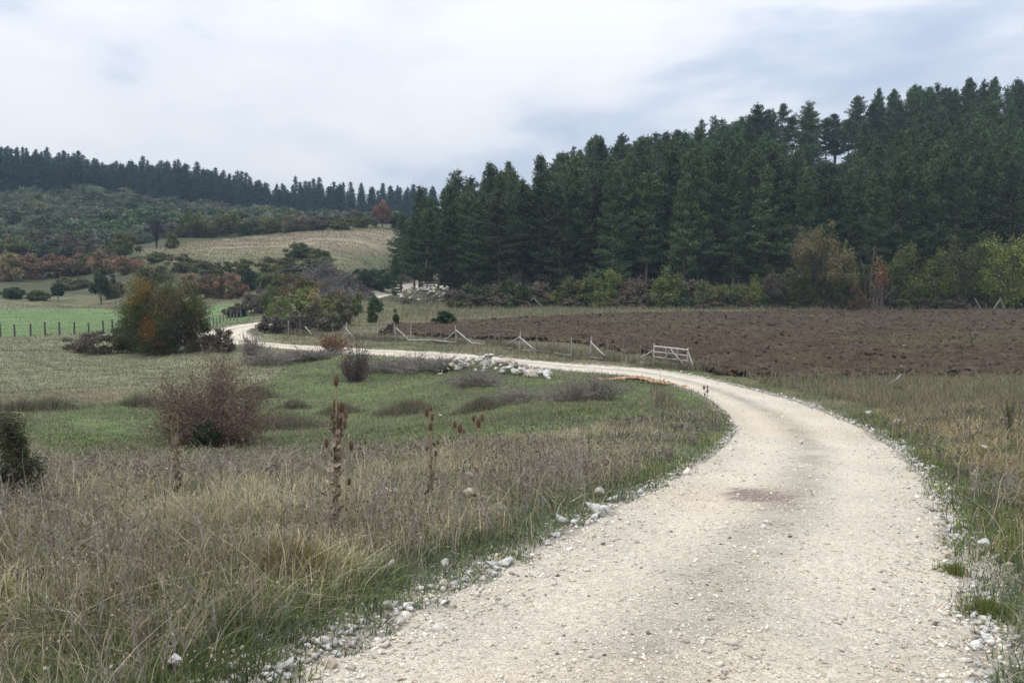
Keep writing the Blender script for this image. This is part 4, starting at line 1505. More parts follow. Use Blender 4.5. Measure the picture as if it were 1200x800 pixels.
for (px, py, h_, w_, Y_, lab) in [
    (475, 484, 18, 60, 33, 'brown tussock mound in the middle of the green hollow'), (398, 484, 14, 40, 34, 'dark tussock left of the brown mound in the hollow'),
    (330, 500, 26, 80, 28, 'wide grey brown tussock patch beside the reddish brown bush'), (345, 478, 14, 24, 36, 'small dark tussock above the wide grey brown patch'),
    (560, 480, 18, 44, 33, 'dark olive tussock right of the brown mound'), (60, 478, 16, 50, 36, 'long dry tussock at the top edge of the green strip'),
    (20, 480, 14, 34, 36, 'dry tussock at the left end of the green strip'), (170, 476, 18, 40, 36, 'dry tussock left of the reddish brown bush'), (300, 466, 18, 40, 40, 'dark tussock behind the reddish brown bush')]:
    q = stand(px, py, Y_); W = w_ * 1.25 * q[1] / F; H = h_ * 1.0 * q[1] / F; m = 3000
    x = rng.normal(size=m) * W * .26; y = rng.normal(size=m) * W * .20
    pk = fbm(x / W * 5 + px, y / W * 5, 12)
    mb = MB(); blades(mb, x, y, hz(x + q[0], y + q[1]) - q[2] - .02, rng.uniform(.3, 1.1, m) * H * (.35 + 1.1 * pk) * np.exp(-((x / W) ** 2) * 3), np.full(m, .6 * q[1] / F), np.abs(rng.normal(size=m)) * .7, rng.uniform(0, 6.28, m),
                      pick([(.20, .175, .12), (.15, .135, .09), (.11, .125, .055), (.25, .215, .15)], m, var=.3))
    tag(mb.obj('tussock', M['grass'], loc=tuple(q)), lab, 'tussock')

# behind the track, left of the fence
for (px, py, h_, w_, Y_, pal, lab) in [
    (338, 384, 44, 66, 100, OL + YGR[2:], 'yellow green bush behind the end of the pale track'), (372, 383, 36, 44, 101, BRN + OL[2:3], 'brown leafed bush right of the yellow green bush'),
    (352, 352, 32, 52, 140, [(.17, .13, .05), (.13, .12, .05), (.20, .13, .05)], 'orange olive bush in front of the grey rubble mound'), (400, 381, 38, 36, 104, OL[1:] + BRN[:1], 'olive bush at the left foot of the short posts'),
    (415, 366, 22, 22, 135, OL, 'small olive bush beside the upper piece of the pale track'), (440, 366, 18, 22, 130, DKG + OL[:1], 'round dark bush below the upper piece of the pale track'),
    (436, 378, 16, 12, 112, OL, 'tiny olive bush near the fence posts'), (292, 340, 24, 26, 170, DKG, 'dark green round bush right of the orange scrub'),
    (318, 348, 34, 42, 160, OL + GRY[:1], 'greyish bush left of the orange olive bush'), (305, 366, 28, 40, 120, BRN + GRY, 'grey brown bush at the right end of the green field'),
    (322, 390, 26, 34, 92, GRY + BRN, 'grey scrub at the left foot of the yellow green bush'), (352, 390, 22, 36, 90, BRN + GRY, 'low brown grey scrub in front of the yellow green bush'),
    (386, 388, 24, 34, 90, OL[1:] + GRY, 'low olive grey scrub right of the brown leafed bush'), (366, 372, 34, 34, 118, YEL[1:] + RUST[:1], 'yellowish bush behind the brown leafed bush'),
    (325, 372, 36, 40, 118, OL, 'olive bush behind the yellow green bush'), (392, 366, 30, 34, 130, BRN + OL[3:], 'dark brown green bush under the grey rubble mound'), (345, 330, 24, 44, 185, GRY + OL, 'grey green scrub on the left shoulder of the rubble mound'),
    (375, 318, 20, 36, 188, GRY + OL, 'grey scrub behind the top of the rubble mound'),
    (276, 371, 16, 30, 128, BRN, 'brown scrub over the right end of the green field'), (325, 318, 18, 60, 195, OL + BRN[:1], 'dark scrub on the lower edge of the straw coloured slope'),
    (350, 303, 20, 40, 207, DKG + OL[:1], 'dark scrub climbing towards the grey rubble mound'), (372, 305, 14, 30, 207, OL, 'small dark scrub above the grey rubble mound'),
    (420, 338, 24, 40, 175, DKG, 'dark green scrub between the rubble mound and the lone pine'), (445, 340, 26, 34, 172, DKG, 'dark green scrub at the foot of the lone pine')]:
    one('bush', px, py, h_, w_, pal, lab, Y=Y_, n=3600, clumps=44, group='bushes beyond the end of the track')

# orange scrub belts on the left
for i, (px, py, h_, w_, Y_, side) in enumerate([(6, 330, 36, 50, 182, 0), (34, 326, 30, 46, 186, 0), (66, 324, 28, 42, 190, 0), (92, 322, 30, 44, 190, 0), (122, 322, 28, 42, 192, 0), (152, 320, 24, 40, 195, 0),
                                               (222, 345, 26, 36, 168, 1), (244, 348, 28, 36, 168, 1), (264, 350, 32, 40, 165, 1), (282, 350, 22, 24, 166, 1)]):
    one('bush', px, py, h_, w_, RUST + ([OL[0]] if i % 3 == 0 else []), ('rust orange bush in the long belt on the left, above the green field' if side == 0 else 'orange bush in the short belt right of the large autumn bush'),
        Y=Y_, n=3200, clumps=36, group='rust orange bushes', stemcol=(.08, .06, .05))
for (px, py, h_, w_, Y_, pal, lab, tr) in [
    (118, 357, 40, 24, 158, DKG + [(.06, .10, .035)], 'small dark green round tree behind the green field', .2), (68, 353, 20, 13, 162, DKG, 'tiny dark tree left of the small round tree', .25),
    (146, 306, 34, 38, 212, YGR + OL[:1], 'round yellow green tree on the left edge of the straw coloured slope', .06), (202, 291, 17, 17, 232, OL, 'small olive bush right of the bare dark tree', 0.02),
    (134, 349, 26, 30, 160, OL + GRY, 'greyish bush right of the small round tree', 0), (45, 352, 14, 30, 165, OL, 'low olive bush behind the green field', 0), (15, 350, 14, 30, 165, DKG, 'low dark bush at the far left behind the green field', 0),
    (85, 340, 18, 44, 175, OL + BRN, 'brown olive scrub under the rust orange belt', 0), (180, 330, 22, 40, 182, OL + RUST[:1], 'mixed olive and orange scrub above the large autumn bush', 0),
    (225, 279, 30, 26, 252, YGR + [(.17, .11, .05)], 'yellow green tree with a brown top on the upper edge of the straw slope', .05), (266, 277, 30, 28, 255, YGR + OL, 'yellow green tree right of the brown topped tree', .05),
    (244, 278, 20, 30, 255, OL, 'olive bush between the two yellow green trees', 0), (290, 275, 20, 34, 258, DKG + OL, 'dark bush right of the yellow green trees', 0),
    (318, 273, 20, 34, 262, OL + YEL[:1], 'olive bush with yellow leaves on the upper edge of the straw slope', 0), (345, 272, 22, 38, 264, BRN + OL[:1], 'brown bush on the upper edge of the straw slope', 0),
    (372, 270, 16, 34, 266, BRN, 'low brown scrub on the upper edge of the straw slope', 0), (400, 269, 15, 34, 268, OL, 'low olive scrub on the upper edge of the straw slope', 0), (425, 267, 14, 26, 268, OL, 'low scrub left of the rust red tree', 0),
    (448, 268, 31, 26, 262, [(.19, .115, .075), (.16, .10, .07), (.22, .13, .075)], 'rust red round tree at the top right of the straw slope', .15), (466, 268, 18, 18, 264, DKG, 'dark bush right of the rust red tree', 0),
    (20, 300, 26, 52, 214, OL + BRN[:1], 'dark olive bush behind the rust orange belt, far left', 0), (55, 296, 30, 50, 218, OL[:2] + BRN, 'wide brown bush behind the rust orange belt', 0),
    (90, 300, 34, 52, 214, BRN + [OL[1]], 'greyish brown bush left of the round yellow green tree', 0), (110, 310, 18, 40, 205, BRN[2:] + DKG, 'dark scrub in front of the greyish brown bush', 0),
    (185, 306, 12, 34, 212, OL, 'low olive scrub at the lower left of the straw slope', 0), (213, 318, 20, 36, 200, OL + BRN, 'brown olive scrub above the orange bushes', 0), (245, 325, 22, 40, 192, OL + GRY, 'grey olive scrub above the short orange belt', 0), (280, 322, 18, 40, 195, OL, 'olive scrub on the lower edge of the straw slope', 0)]:
    one('small_tree' if tr > .1 else 'bush', px, py, h_, w_, pal, lab, cat='tree' if tr > .1 else 'bush', Y=Y_, n=3000, clumps=36, trunk=tr, group='bushes and trees of the left hillside')
one('dark_tree', 183, 291, 44, 25, [(.045, .045, .05), (.06, .058, .06)], 'dark nearly bare tree on the left edge of the straw coloured slope', cat='tree', Y=232, n=1100, clumps=34, stems=34, trunk=.12, twigs=3, leaf=.3, stemcol=(.05, .045, .045))

# junipers by the field
one('juniper', 519, 381, 18, 24, [(.045, .08, .035), (.06, .10, .04)], 'small round juniper on the far side of the wire fence', cat='shrub', Y=103, n=2600, clumps=26)
one('juniper', 464, 383, 18, 9, [(.06, .09, .035), (.085, .11, .04)], 'narrow upright juniper left of the round one', cat='shrub', Y=102, n=1500, clumps=18)

# the edge of the forest
edge_pal = {'dark green': DKG + OL[:1], 'brown': BRN + [(.13, .11, .06)], 'olive': OL, 'yellow green': YGR + OL[:1], 'bright yellow green': YEL[:2] + YGR}
EB = [(538, 22, 30, 'brown'), (556, 26, 34, 'dark green'), (582, 30, 34, 'brown'), (604, 32, 36, 'dark green'), (632, 30, 32, 'brown'), (650, 20, 20, 'bright yellow green'),
      (672, 34, 32, 'olive'), (690, 36, 30, 'olive'), (712, 44, 34, 'yellow green'), (732, 32, 34, 'brown'), (752, 30, 30, 'brown'), (782, 46, 36, 'yellow green'), (806, 36, 34, 'brown'), (830, 32, 34, 'olive'),
      (856, 30, 34, 'olive'), (880, 32, 30, 'yellow green'), (903, 36, 34, 'brown'), (922, 46, 36, 'olive'), (945, 42, 40, 'yellow green'), (975, 44, 42, 'olive'), (1003, 40, 36, 'olive'),
      (1040, 46, 38, 'yellow green'), (1065, 58, 46, 'yellow green'), (1098, 52, 44, 'yellow green'), (1118, 62, 46, 'olive'), (1146, 66, 50, 'yellow green'), (1175, 72, 56, 'bright yellow green'), (1206, 70, 50, 'bright yellow green')]
for i, (px, h_, w_, nm) in enumerate(EB):
    Y_ = 140 + rnd.uniform(-1.5, 1.5)
    one('bush', px, 361, h_ * (1.08 if px < 1035 else 1.28), w_ * 1.18, edge_pal[nm], nm + ' bush at the foot of the forest, ' + ('left of the middle' if px < 645 else 'left of the brown tree' if px < 930 else 'around the tall half bare tree' if px < 1030 else 'right of the orange red tree'), Y=Y_, n=5000, clumps=50, loose=.25, group='bushes along the foot of the forest', twigs=3)
for i in range(44):
    px = 540 + i * 15.4 + rnd.uniform(-5, 5); nm = rnd.choice(['brown', 'olive', 'dark green', 'brown'])
    one('bush', px, 362, rnd.uniform(11, 22), rnd.uniform(20, 34), edge_pal[nm], 'low ' + nm + ' scrub at the forest foot, ' + ('left part' if px < 700 else 'middle part' if px < 930 else 'right part'), Y=139 + rnd.uniform(-1, 2), n=1300, clumps=20, group='low scrub along the foot of the forest', twigs=2, stems=10)
one('small_tree', 960, 362, 100, 84, [(.19, .15, .07), (.16, .155, .06), (.21, .18, .075), (.12, .125, .055)], 'tall half bare brown and yellow tree in front of the dark pines', cat='tree', Y=138.5, n=5200, clumps=70, trunk=.12, stems=40, twigs=4, loose=.16, stemcol=(.12, .105, .09), stemr=.006)
one('small_tree', 991, 361, 76, 30, YEL[1:2] + OL[:1], 'slim yellowish tree right of the tall half bare tree', cat='tree', Y=146, n=2200, clumps=34, trunk=.15)
twig('bare_tree', 1021, 362, 60, 46, 'bare pale tree with a few orange leaves between the green bushes', [(.24, .21, .19)], cat='tree', Y=142, stems=13, depth=3, upright=.9, leafpal=[(.42, .14, .04), (.5, .18, .05)], nleaf=120, rpx=.4)
one('small_tree', 1032, 363, 60, 24, [(.33, .15, .08), (.27, .14, .075), (.19, .15, .065)], 'slim orange red tree among the green bushes of the forest foot', cat='tree', Y=136, n=520, clumps=16, stems=14, loose=.30, trunk=.34)
one('bush', 1004, 363, 32, 24, [(.30, .135, .07), (.22, .125, .065), (.14, .15, .05)], 'low red leafed bush left of the bare pale tree', Y=136, n=700, clumps=14, stems=10, loose=.25)
for K_ in KINDS:
    K_.prune()

# ------------------------------------------------------------------ stones
def stone_mesh(seed):
    import bmesh
    bm = bmesh.new()
    bmesh.ops.create_icosphere(bm, subdivisions=3, radius=0.5)
    r2 = np.random.default_rng(seed)
    cuts = r2.normal(size=(7, 3)); cuts /= np.linalg.norm(cuts, axis=1)[:, None]
    lv = r2.uniform(0.27, 0.42, 7); sc = r2.uniform(0.7, 1.25, 3); sc[2] *= 0.72
    for v in bm.verts:
        p = np.array(v.co)
        for c, l in zip(cuts, lv):
            k = p @ c - l
            if k > 0: p = p - c * k
        p = p * (1 + .10 * math.sin(p[0] * 13 + seed) * math.sin(p[1] * 11 + p[2] * 9) + r2.normal() * 0.015) * sc
        v.co = p
    me = bpy.data.meshes.new('stone')
    bm.to_mesh(me); bm.free()
    at = me.color_attributes.new('Col', 'FLOAT_COLOR', 'POINT')
    c = np.ones((len(me.vertices), 4), np.float32)
    c[:, :3] = [(.55, .52, .46), (.47, .44, .38), (.62, .59, .54), (.45, .41, .35), (.40, .38, .35), (.56, .47, .36)][seed % 6]
    at.data.foreach_set('color', c.reshape(-1))
    me.materials.append(M['rock'])
    return me


SM = [stone_mesh(i) for i in range(12)]


def stone(x, y, z, s, label, group=None, flat=1.0, me=None, name='stone'):
    o = bpy.data.objects.new(name, me or rnd.choice(SM)); C.objects.link(o)
    o.location = (x, y, z); o.scale = (s * rnd.uniform(.8, 1.3), s * rnd.uniform(.8, 1.3), s * flat * rnd.uniform(.8, 1.1))
    o.rotation_euler = (rnd.gauss(0, .3), rnd.gauss(0, .3), rnd.uniform(0, 6.28))
    tag(o, label, 'stone', group)
    return o


# heap of white stones beside the bend
for i in range(190):
    u = rnd.random(); v = rnd.random() ** 0.8
    px = 508 + u * 136
    top = np.interp(px, [508, 540, 560, 600, 640, 646], [437, 424, 421, 427, 430, 436])
    bot = np.interp(px, [508, 540, 600, 620, 646], [441, 441, 441, 447, 437])
    Yb = np.interp(px, [508, 560, 600, 646], [47.0, 44.5, 43.0, 40.5])
    # stones lie on a low ridge
    yy = Yb + rnd.uniform(-1.1, 1.1)
    a = P(px, 440, yy); g = float(hz(a[0], yy))
    hmax = np.interp(px, [508, 540, 565, 600, 646], [0.15, 0.55, 0.65, 0.45, 0.15])
    hh = hmax * max(0, 1 - ((yy - Yb) / 1.2) ** 2)
    stone(a[0], yy, g + hh * rnd.uniform(.35, 1) + 0.04, rnd.uniform(.14, .36) * (1.15 if px > 585 else .8), 'white limestone block in the long heap beside the bend of the track', 'stones of the roadside heap')
# rubble by the forest corner
for i in range(105):
    u = rnd.random() ** .7
    px = 464 + u * 62
    Y_ = 142.5 + rnd.uniform(-3.4, 1.2)
    a = P(px, 340, Y_)
    c0 = P(500, 340, 142.5)
    k_ = max(0.0, 1 - ((a[0] - c0[0]) / 5.5) ** 2 - ((Y_ - 142.5) / 3.5) ** 2)
    stone(a[0], Y_, float(hz(a[0], Y_)) - .12 + 2.3 * k_ ** .8 + (.5 * u if rnd.random() < .5 else 0), rnd.uniform(.22, .70), 'pale rock of the tumbled heap under the left end of the pine forest', 'rocks under the forest corner')
# mound that carries them
def mound(name, px, Y, w, d, h, col, label, mat='rock', rough=.4, seed=0, n=60):
    a = P(px, 340, Y); cx, cy = a[0], Y
    t = np.linspace(-1, 1, n); X_, Y2 = np.meshgrid(t, t, indexing='ij')
    r = np.hypot(X_, Y2); k = np.clip(1 - r ** 2, 0, 1)
    x = cx + X_ * w / 2; y = cy + Y2 * d / 2
    z = hz(x, y) - 0.15 + h * k ** .8 * (0.8 + .4 * fbm(x * .5, y * .5, seed)) + (fbm(x * 1.6, y * 1.6, seed + 1, 4, .7) - .5) * rough * (k > 0)
    z = np.where(r > 1.0, hz(x, y) - .3, z)
    c = np.array(col) * (0.6 + .9 * fbm(x * 1.3, y * 1.3, seed + 2).reshape(-1, 1))
    ii, jj = np.meshgrid(np.arange(n - 1), np.arange(n - 1), indexing='ij'); k0 = (ii * n + jj).reshape(-1)
    mb = MB(); mb.add(np.stack([x, y, z], 2).reshape(-1, 3), np.stack([k0, k0 + 1, k0 + n + 1, k0 + n], 1)[:, ::-1], c)
    return mb, cx, cy


mb, cx, cy = mound('bank', 500, 142.5, 11, 7, 2.3, (.09, .085, .055), '')
tag(mb.obj('bank', M['ground'], smooth=True), kind='structure')
mb, cx, cy = mound('rubble', 392, 172, 14.5, 10, 4.4, (.15, .14, .125), '', rough=.8, seed=5, n=90)
n = 7000
th = rng.uniform(0, 2 * PI, n); rr_ = rng.random(n) ** .5
px_ = cx + np.cos(th) * rr_ * 7.0; py_ = cy + np.sin(th) * rr_ * 4.4
zz_ = hz(px_, py_) - .1 + 4.4 * np.clip(1 - rr_ ** 2, 0, 1) ** .8 * (0.8 + .4 * fbm(px_ * .5, py_ * .5, 5))
pebbles(mb, px_, py_, zz_, np.minimum(rng.lognormal(math.log(.28), .45, n), .7), pick([(.20, .19, .175), (.15, .14, .125), (.10, .095, .08), (.45, .43, .40)], n, [3, 4, 4, .15], .25), .7, True)
leaves(mb, np.stack([px_, py_, zz_ + .2], 1)[:5000] + rng.normal(size=(5000, 3)) * .2, .40, pick(GRY + BRN, 5000), 0, .9)
tag(mb.obj('rubble_mound', M['rock']), 'steep grey mound of rubble and dead twigs behind the bushes', 'rubble', kind='stuff')

for (px, py, w_, h_, nm_) in [(362, 326, 34, 18, 'left shoulder'), (380, 312, 36, 16, 'top'), (404, 320, 34, 16, 'right shoulder'), (392, 336, 40, 18, 'middle'), (368, 342, 40, 18, 'lower left side'), (420, 340, 34, 16, 'lower right side'), (385, 350, 44, 18, 'foot')]:
    Yt = 170.5; a = P(px, py, Yt); o = twig('thicket', px, 345, h_, w_, 'grey dead brushwood growing on the ' + nm_ + ' of the rubble mound', [(.27, .25, .23), (.20, .185, .165)], Y=Yt, stems=38, group='brushwood on the rubble mound', rpx=.4, leafpal=[(.12, .115, .075), (.16, .13, .10)], nleaf=500, upright=.5)
    r_x = (a[0] - cx) / 7.25; yy = cy - 5 * (1 - np.interp(py, [305, 350], [1, 0.02])); r2_ = np.clip(1 - r_x ** 2 - ((yy - cy) / 5) ** 2, 0, 1)
    o.location = (a[0], yy, float(hz(a[0], yy)) - .2 + 4.4 * float(r2_) ** .8)
for (px, w_, h_) in [(478, 30, 12), (506, 34, 14), (524, 30, 18)]:
    a = P(px, 350, 141); o = twig('thicket', px, 356, h_, w_, 'thin brown scrub growing among the tumbled rocks at the forest corner', [(.19, .16, .13), (.14, .12, .10)], Y=141, stems=50, group='scrub on the tumbled rocks', rpx=.35, leafpal=[(.12, .115, .06), (.16, .13, .09)], nleaf=500, upright=.5)
# single stones in the grass and on the verges (foot in the photo, size in photo px)
single = [(444, 596, 13, 'white stone, left one of three lying together in the grass beside the tall teasel'), (452, 590, 11, 'white stone, middle one of three lying together in the grass'),
          (461, 591, 11, 'white stone, right one of three lying together in the grass'), (550, 572, 13, 'pale flat stone in the grass right of the slim teasel'), (549, 590, 16, 'pale flat stone half hidden in grass, nearer the track'),
          (703, 589, 13, 'cream boulder on the grassy left verge of the track'), (408, 603, 9, 'small white stone at the foot of the tall teasel'),
          (516, 435 + 5, 7, 'lone white stone at the left end of the roadside heap'), (592, 456, 4.5, 'small white stone on the green slope below the heap'), (516, 489, 6, 'white stone lying in the green hollow'),
          (454, 434, 6, 'pale stone beside the grey thicket near the track'), (1018, 486, 9, 'cream stone on the right bank, near the top of the bend'), (1052, 497, 13, 'grey flat stone on the right bank'),
          (1154, 535, 7, 'small pale stone in the grass of the right bank'), (1120, 629, 11, 'yellowish stone on the right edge of the track, farthest of the edge stones'), (1111, 655, 13, 'pale stone on the right edge beside a green tuft'),
          (1152, 652, 12, 'pale stone in the grass off the right edge of the track'), (1146, 760, 15, 'pale brown stone on the near right edge of the track'), (1137, 700, 12, 'pinkish stone on the right edge of the track'),
          (206, 799, 18, 'white stone at the bottom edge in the grass left of the track'), (389, 786, 22, 'flat stone with an orange face on the near left edge'), (640, 684, 9, 'pale stone on the left edge of the track'),
          (789, 387, 6, 'white stone lying in the ploughed field'), (520, 690, 13, 'white stone on the left edge near a green tuft'), (522, 677, 12, 'white stone in the grass just left of the track'), (460, 683, 10, 'white stone sitting deep in the left verge grass'),
          (495, 726, 15, 'broad white stone set in the left edge of the track')]
for (px, py, s_px, lab) in single:
    q = hit(px, py)
    s = s_px * q[1] / F
    stone(q[0], q[1], q[2] + s * .12 + (0.03 if 'track' not in lab else 0.0) + (0.10 if 'grass' in lab and q[1] < 20 else 0), s, lab, me=SM[5] if 'orange' in lab else None)

# coarse stones shed along the edges (nobody could count them)
mb = MB()
xs, ys_, zs, ss_ = [], [], [], []
for E_, sg in ((LE, -1), (RE, 1)):
    m = 3600
    ln = np.concatenate([[0], np.cumsum(np.linalg.norm(np.diff(E_[:900], axis=0), axis=1))])
    # even over the log of distance
    rr_ = np.hypot(E_[:900, 0], E_[:900, 1]); wgt_ = np.gradient(ln) / np.maximum(rr_, 3.5); wgt_ /= wgt_.sum()
    i = rng.choice(900, m, p=wgt_)
    dd_ = np.abs(rng.normal(size=m)) * 0.17 - 0.02
    nx_ = dirx[i, 0] * sg; ny_ = dirx[i, 1] * sg
    xs.append(E_[i, 0] + nx_ * dd_ + rng.normal(size=m) * .03); ys_.append(E_[i, 1] + ny_ * dd_ + rng.normal(size=m) * .03)
    ss_.append(rng.lognormal(math.log(.018), .5, m) * (1 + rr_[i] / 40))
x = np.concatenate(xs); y = np.concatenate(ys_); s_e = np.concatenate(ss_)
pc = fbm(x * 1.5, y * 1.5, 131); k = pc > 0.47
x, y, s_e = x[k], y[k], s_e[k]
cst = pick([(.60, .57, .52), (.52, .48, .42), (.66, .64, .60), (.58, .47, .36), (.40, .36, .32)], len(x), [5, 4, 3, 1, 1], .15, .015)
pebbles(mb, x, y, hz(x, y) + s_e * .15 + .01, s_e, cst, .6, True)
tag(mb.obj('edge_stones', M['rock']), 'loose white stones strewn along both edges of the track', 'gravel', kind='stuff')
# orange earth by the bend
q = hit(748, 448)
m = 500
x = q[0] + rng.normal(size=m) * .55; y = q[1] + rng.normal(size=m) * 0.22
mb = MB(); pebbles(mb, x, y, hz(x, y) + .05 + .12 * np.exp(-((x - q[0]) ** 2)), rng.lognormal(math.log(.08), .4, m), pick([(.48, .27, .14), (.58, .36, .20), (.55, .42, .30)], m), .6, True)
tag(mb.obj('orange_gravel', M['rock']), 'small patch of orange gravel dumped at the inner side of the bend', 'gravel', kind='stuff')

# ------------------------------------------------------------------ fences
WOOD = (.36, .335, .30); DW = (.19, .17, .15); PALE = (.43, .41, .375)


def pt(px, py, Y):
    return np.array(P(px, py, Y))


def beam(name, a, b, r, col, parent, origin, sides=5, taper=.8, mat='wood'):
    mb = MB(); a = np.array(a) - origin; b = np.array(b) - origin
    m = (a + b) / 2 + rng.normal(size=3) * 0.012 * np.linalg.norm(b - a)
    tube(mb, [a, m, b], [r, r * .93, r * taper], col, sides)
    return mb.obj(name, M[mat], parent)


def fence_Y(px):
    return np.interp(px, [290, 350, 440, 535, 609, 692, 731, 755, 812, 842, 900, 1018, 1100, 1220], [84, 76, 69, 64.5, 57.5, 51.5, 49, 47.6, 45.2, 43.5, 41, 38, 37.5, 37.5])


f0 = np.array([*pt(600, 405, 58)]); f0[2] = float(hz(f0[0], f0[1]))
fence = empty('wire_fence', f0)
tag(fence, 'wire fence on leaning posts along the far side of the track, with pale slanting braces', 'fence')
pxs = [338, 352, 372, 390, 405, 422, 443, 464, 481, 499, 517, 535, 553, 571, 589, 609, 629, 650, 670, 692, 712, 731, 749]
pxr = [828, 842, 868, 905, 950, 985, 1018, 1060, 1110, 1160, 1210]
tops = []
for grp in (pxs, pxr):
    tt = []
    for px in grp:
        Y_ = float(fence_Y(px)); a = P(px, 400, Y_); g = float(hz(a[0], Y_))
        hh = rnd.uniform(.85, 1.15) * (1.05 if grp is pxs else .62)
        big_ = px in (535, 609, 692, 464, 405)
        if big_: hh = 1.2
        lean_ = rng.normal(size=2) * .07
        tp = (a[0] + lean_[0], Y_ + lean_[1], g + hh)
        beam('post', (a[0], Y_, g - .15), tp, (.05 if big_ else .036 if grp is pxs else .028), WOOD if big_ or (grp is pxs and rnd.random() < .35) else DW, fence, f0)
        tt.append((a[0], Y_, g, tp, hh))
    for lv in (.35, .62, .9):
        mb = MB()
        pl = [np.array(t[:3]) * (1 - lv) + np.array(t[3]) * lv - f0 + np.array([0, 0, t[2] * 0]) for t in tt]
        pp = []
        for u_, v_ in zip(pl[:-1], pl[1:]):
            pp += [u_, (u_ + v_) / 2 - np.array([0, 0, .03])]
        pp.append(pl[-1])
        tube(mb, pp, .007, (.16, .14, .13), 3)
        mb.obj('wire', M['wood'], fence)
# slanting braces and fallen rails (ends as seen in the photo)
for (x1, y1, x2, y2, dY, col, nm) in [
    (357.5, 382.5, 365.5, 392, .3, PALE, 'brace'), (405, 384, 416, 397, .3, PALE, 'brace'), (464, 384, 480, 401, .2, PALE, 'brace'), (480, 401, 535, 404, .4, PALE, 'rail'),
    (535, 387, 519, 401, .2, WOOD, 'brace'), (535, 387, 555, 406, .3, PALE, 'brace'), (609, 395, 591, 408, .2, WOOD, 'brace'), (609, 395, 628.5, 411, .3, PALE, 'brace'),
    (611, 411.8, 646, 413.3, .4, WOOD, 'rail'), (650, 413, 669, 415.5, .4, PALE, 'rail'), (688, 416.5, 706, 418, .4, PALE, 'rail'), (692, 400, 709, 417, .3, PALE, 'brace'), (555, 405, 600, 409, .4, WOOD, 'rail')]:
    Y1, Y2 = float(fence_Y(x1)) - dY, float(fence_Y(x2)) - dY
    a = pt(x1, y1, Y1); b = pt(x2, y2, Y2)
    for q_ in (a, b):
        g = float(hz(q_[0], q_[1])); q_[2] = max(q_[2], g + .05)
    if nm == 'rail':
        a[2] = float(hz(a[0], a[1])) + .12; b[2] = float(hz(b[0], b[1])) + .12
    beam(nm, a, b, .05, col, fence, f0, 4, .9)

# the gate
gY = 46.6
gpts = {k: None for k in 'abcd'}
lx, rx = 766.5, 806.0
la = P(lx, 430, 46.9); ra = P(rx, 430, 45.6)
lg = float(hz(la[0], la[1])); rg = float(hz(ra[0], ra[1]))
L0 = np.array([la[0], la[1], lg]); R0 = np.array([ra[0], ra[1], rg])
gate = empty('wooden_gate', L0)
tag(gate, 'closed pale wooden field gate with cross braces beside the track bend', 'gate')
GH = 0.98
beam('post', L0 - [0, 0, .2], L0 + [0, 0, GH + .10], .055, WOOD, gate, L0)
beam('post', R0 - [0, 0, .2], R0 + [0, 0, GH + .02], .06, WOOD, gate, L0)
for lv in (.24, .46, .70, .96):
    beam('rail', L0 + [0, -.06, lv * GH], R0 + [0, -.06, lv * GH - .05], .032 if lv < .9 else .045, PALE, gate, L0, 4, 1)
for t_ in (.35, .68):
    m_0 = L0 * (1 - t_) + R0 * t_
    beam('stile', m_0 + [0, -.10, .18], m_0 + [0, -.10, .93], .025, WOOD, gate, L0, 4, 1)
beam('brace', L0 * .52 + R0 * .48 + [0, -.14, .88], L0 * .04 + R0 * .96 + [0, -.14, .08], .036, PALE, gate, L0, 4, 1)
beam('brace', L0 * .57 + R0 * .43 + [0, -.18, .80], L0 * .86 + R0 * .14 + [0, -.18, .08], .028, WOOD, gate, L0, 4, 1)
lb = np.array(P(751, 424, 47.6)); lb[2] = float(hz(lb[0], lb[1])) + .35
beam('brace', L0 + [0, 0, .78], lb, .035, PALE, gate, L0, 4, 1)
lb2 = lb.copy(); lb2[2] -= .25
beam('brace', lb2, L0 + [0, 0, .12], .035, PALE, gate, L0, 4, 1)
rb = np.array(P(814, 435, 44.9)); rb[2] = float(hz(rb[0], rb[1]))
beam('brace', R0 + [0, 0, .86], rb, .035, PALE, gate, L0, 4, 1)
# fallen brace right of the bend
a = hit(1040, 455); b = hit(1056, 452)
fb = beam('fallen_pole', a + [0, 0, .12], b + [0, 0, .42], .03, WOOD, None, np.zeros(3), 5)
tag(fb, 'pale wooden pole leaning in the grass right of the bend', 'pole')

# fence between the field and the forest
f1 = np.array(P(900, 362, 131)); f1[2] = float(hz(f1[0], f1[1]))
ff = empty('field_fence', f1)
tag(ff, 'low grey post fence with slanting poles on the far side of the ploughed field', 'fence')
px = 560; pr = None
while px < 1215:
    Y_ = 134 + rnd.uniform(-.3, .3); a = P(px, 360, Y_); g = float(hz(a[0], Y_))
    tp = np.array([a[0] + rnd.gauss(0, .08), Y_, g + rnd.uniform(.6, 1.15)])
    beam('post', (a[0], Y_, g - .1), tp, .05, (.22, .20, .18), ff, f1, 4)
    px += rnd.uniform(9, 14)
for (x1, x2, h1, h2) in [(612, 625, .1, 1.5), (625, 637, 1.5, .2), (852, 866, .2, 1.1), (916, 924, .1, 1.4), (924, 934, 1.3, .1), (976, 984, .1, 1.1), (1142, 1149, 1.5, .2), (1165, 1172, .2, 1.4), (1171, 1177, 1.6, .2), (810, 822, .2, 1.3)]:
    a = np.array(P(x1, 360, 133.4)); b = np.array(P(x2, 360, 133.4))
    a[2] = float(hz(a[0], a[1])) + h1; b[2] = float(hz(b[0], b[1])) + h2
    beam('brace', a, b, .07, (.38, .36, .33), ff, f1, 4, 1)
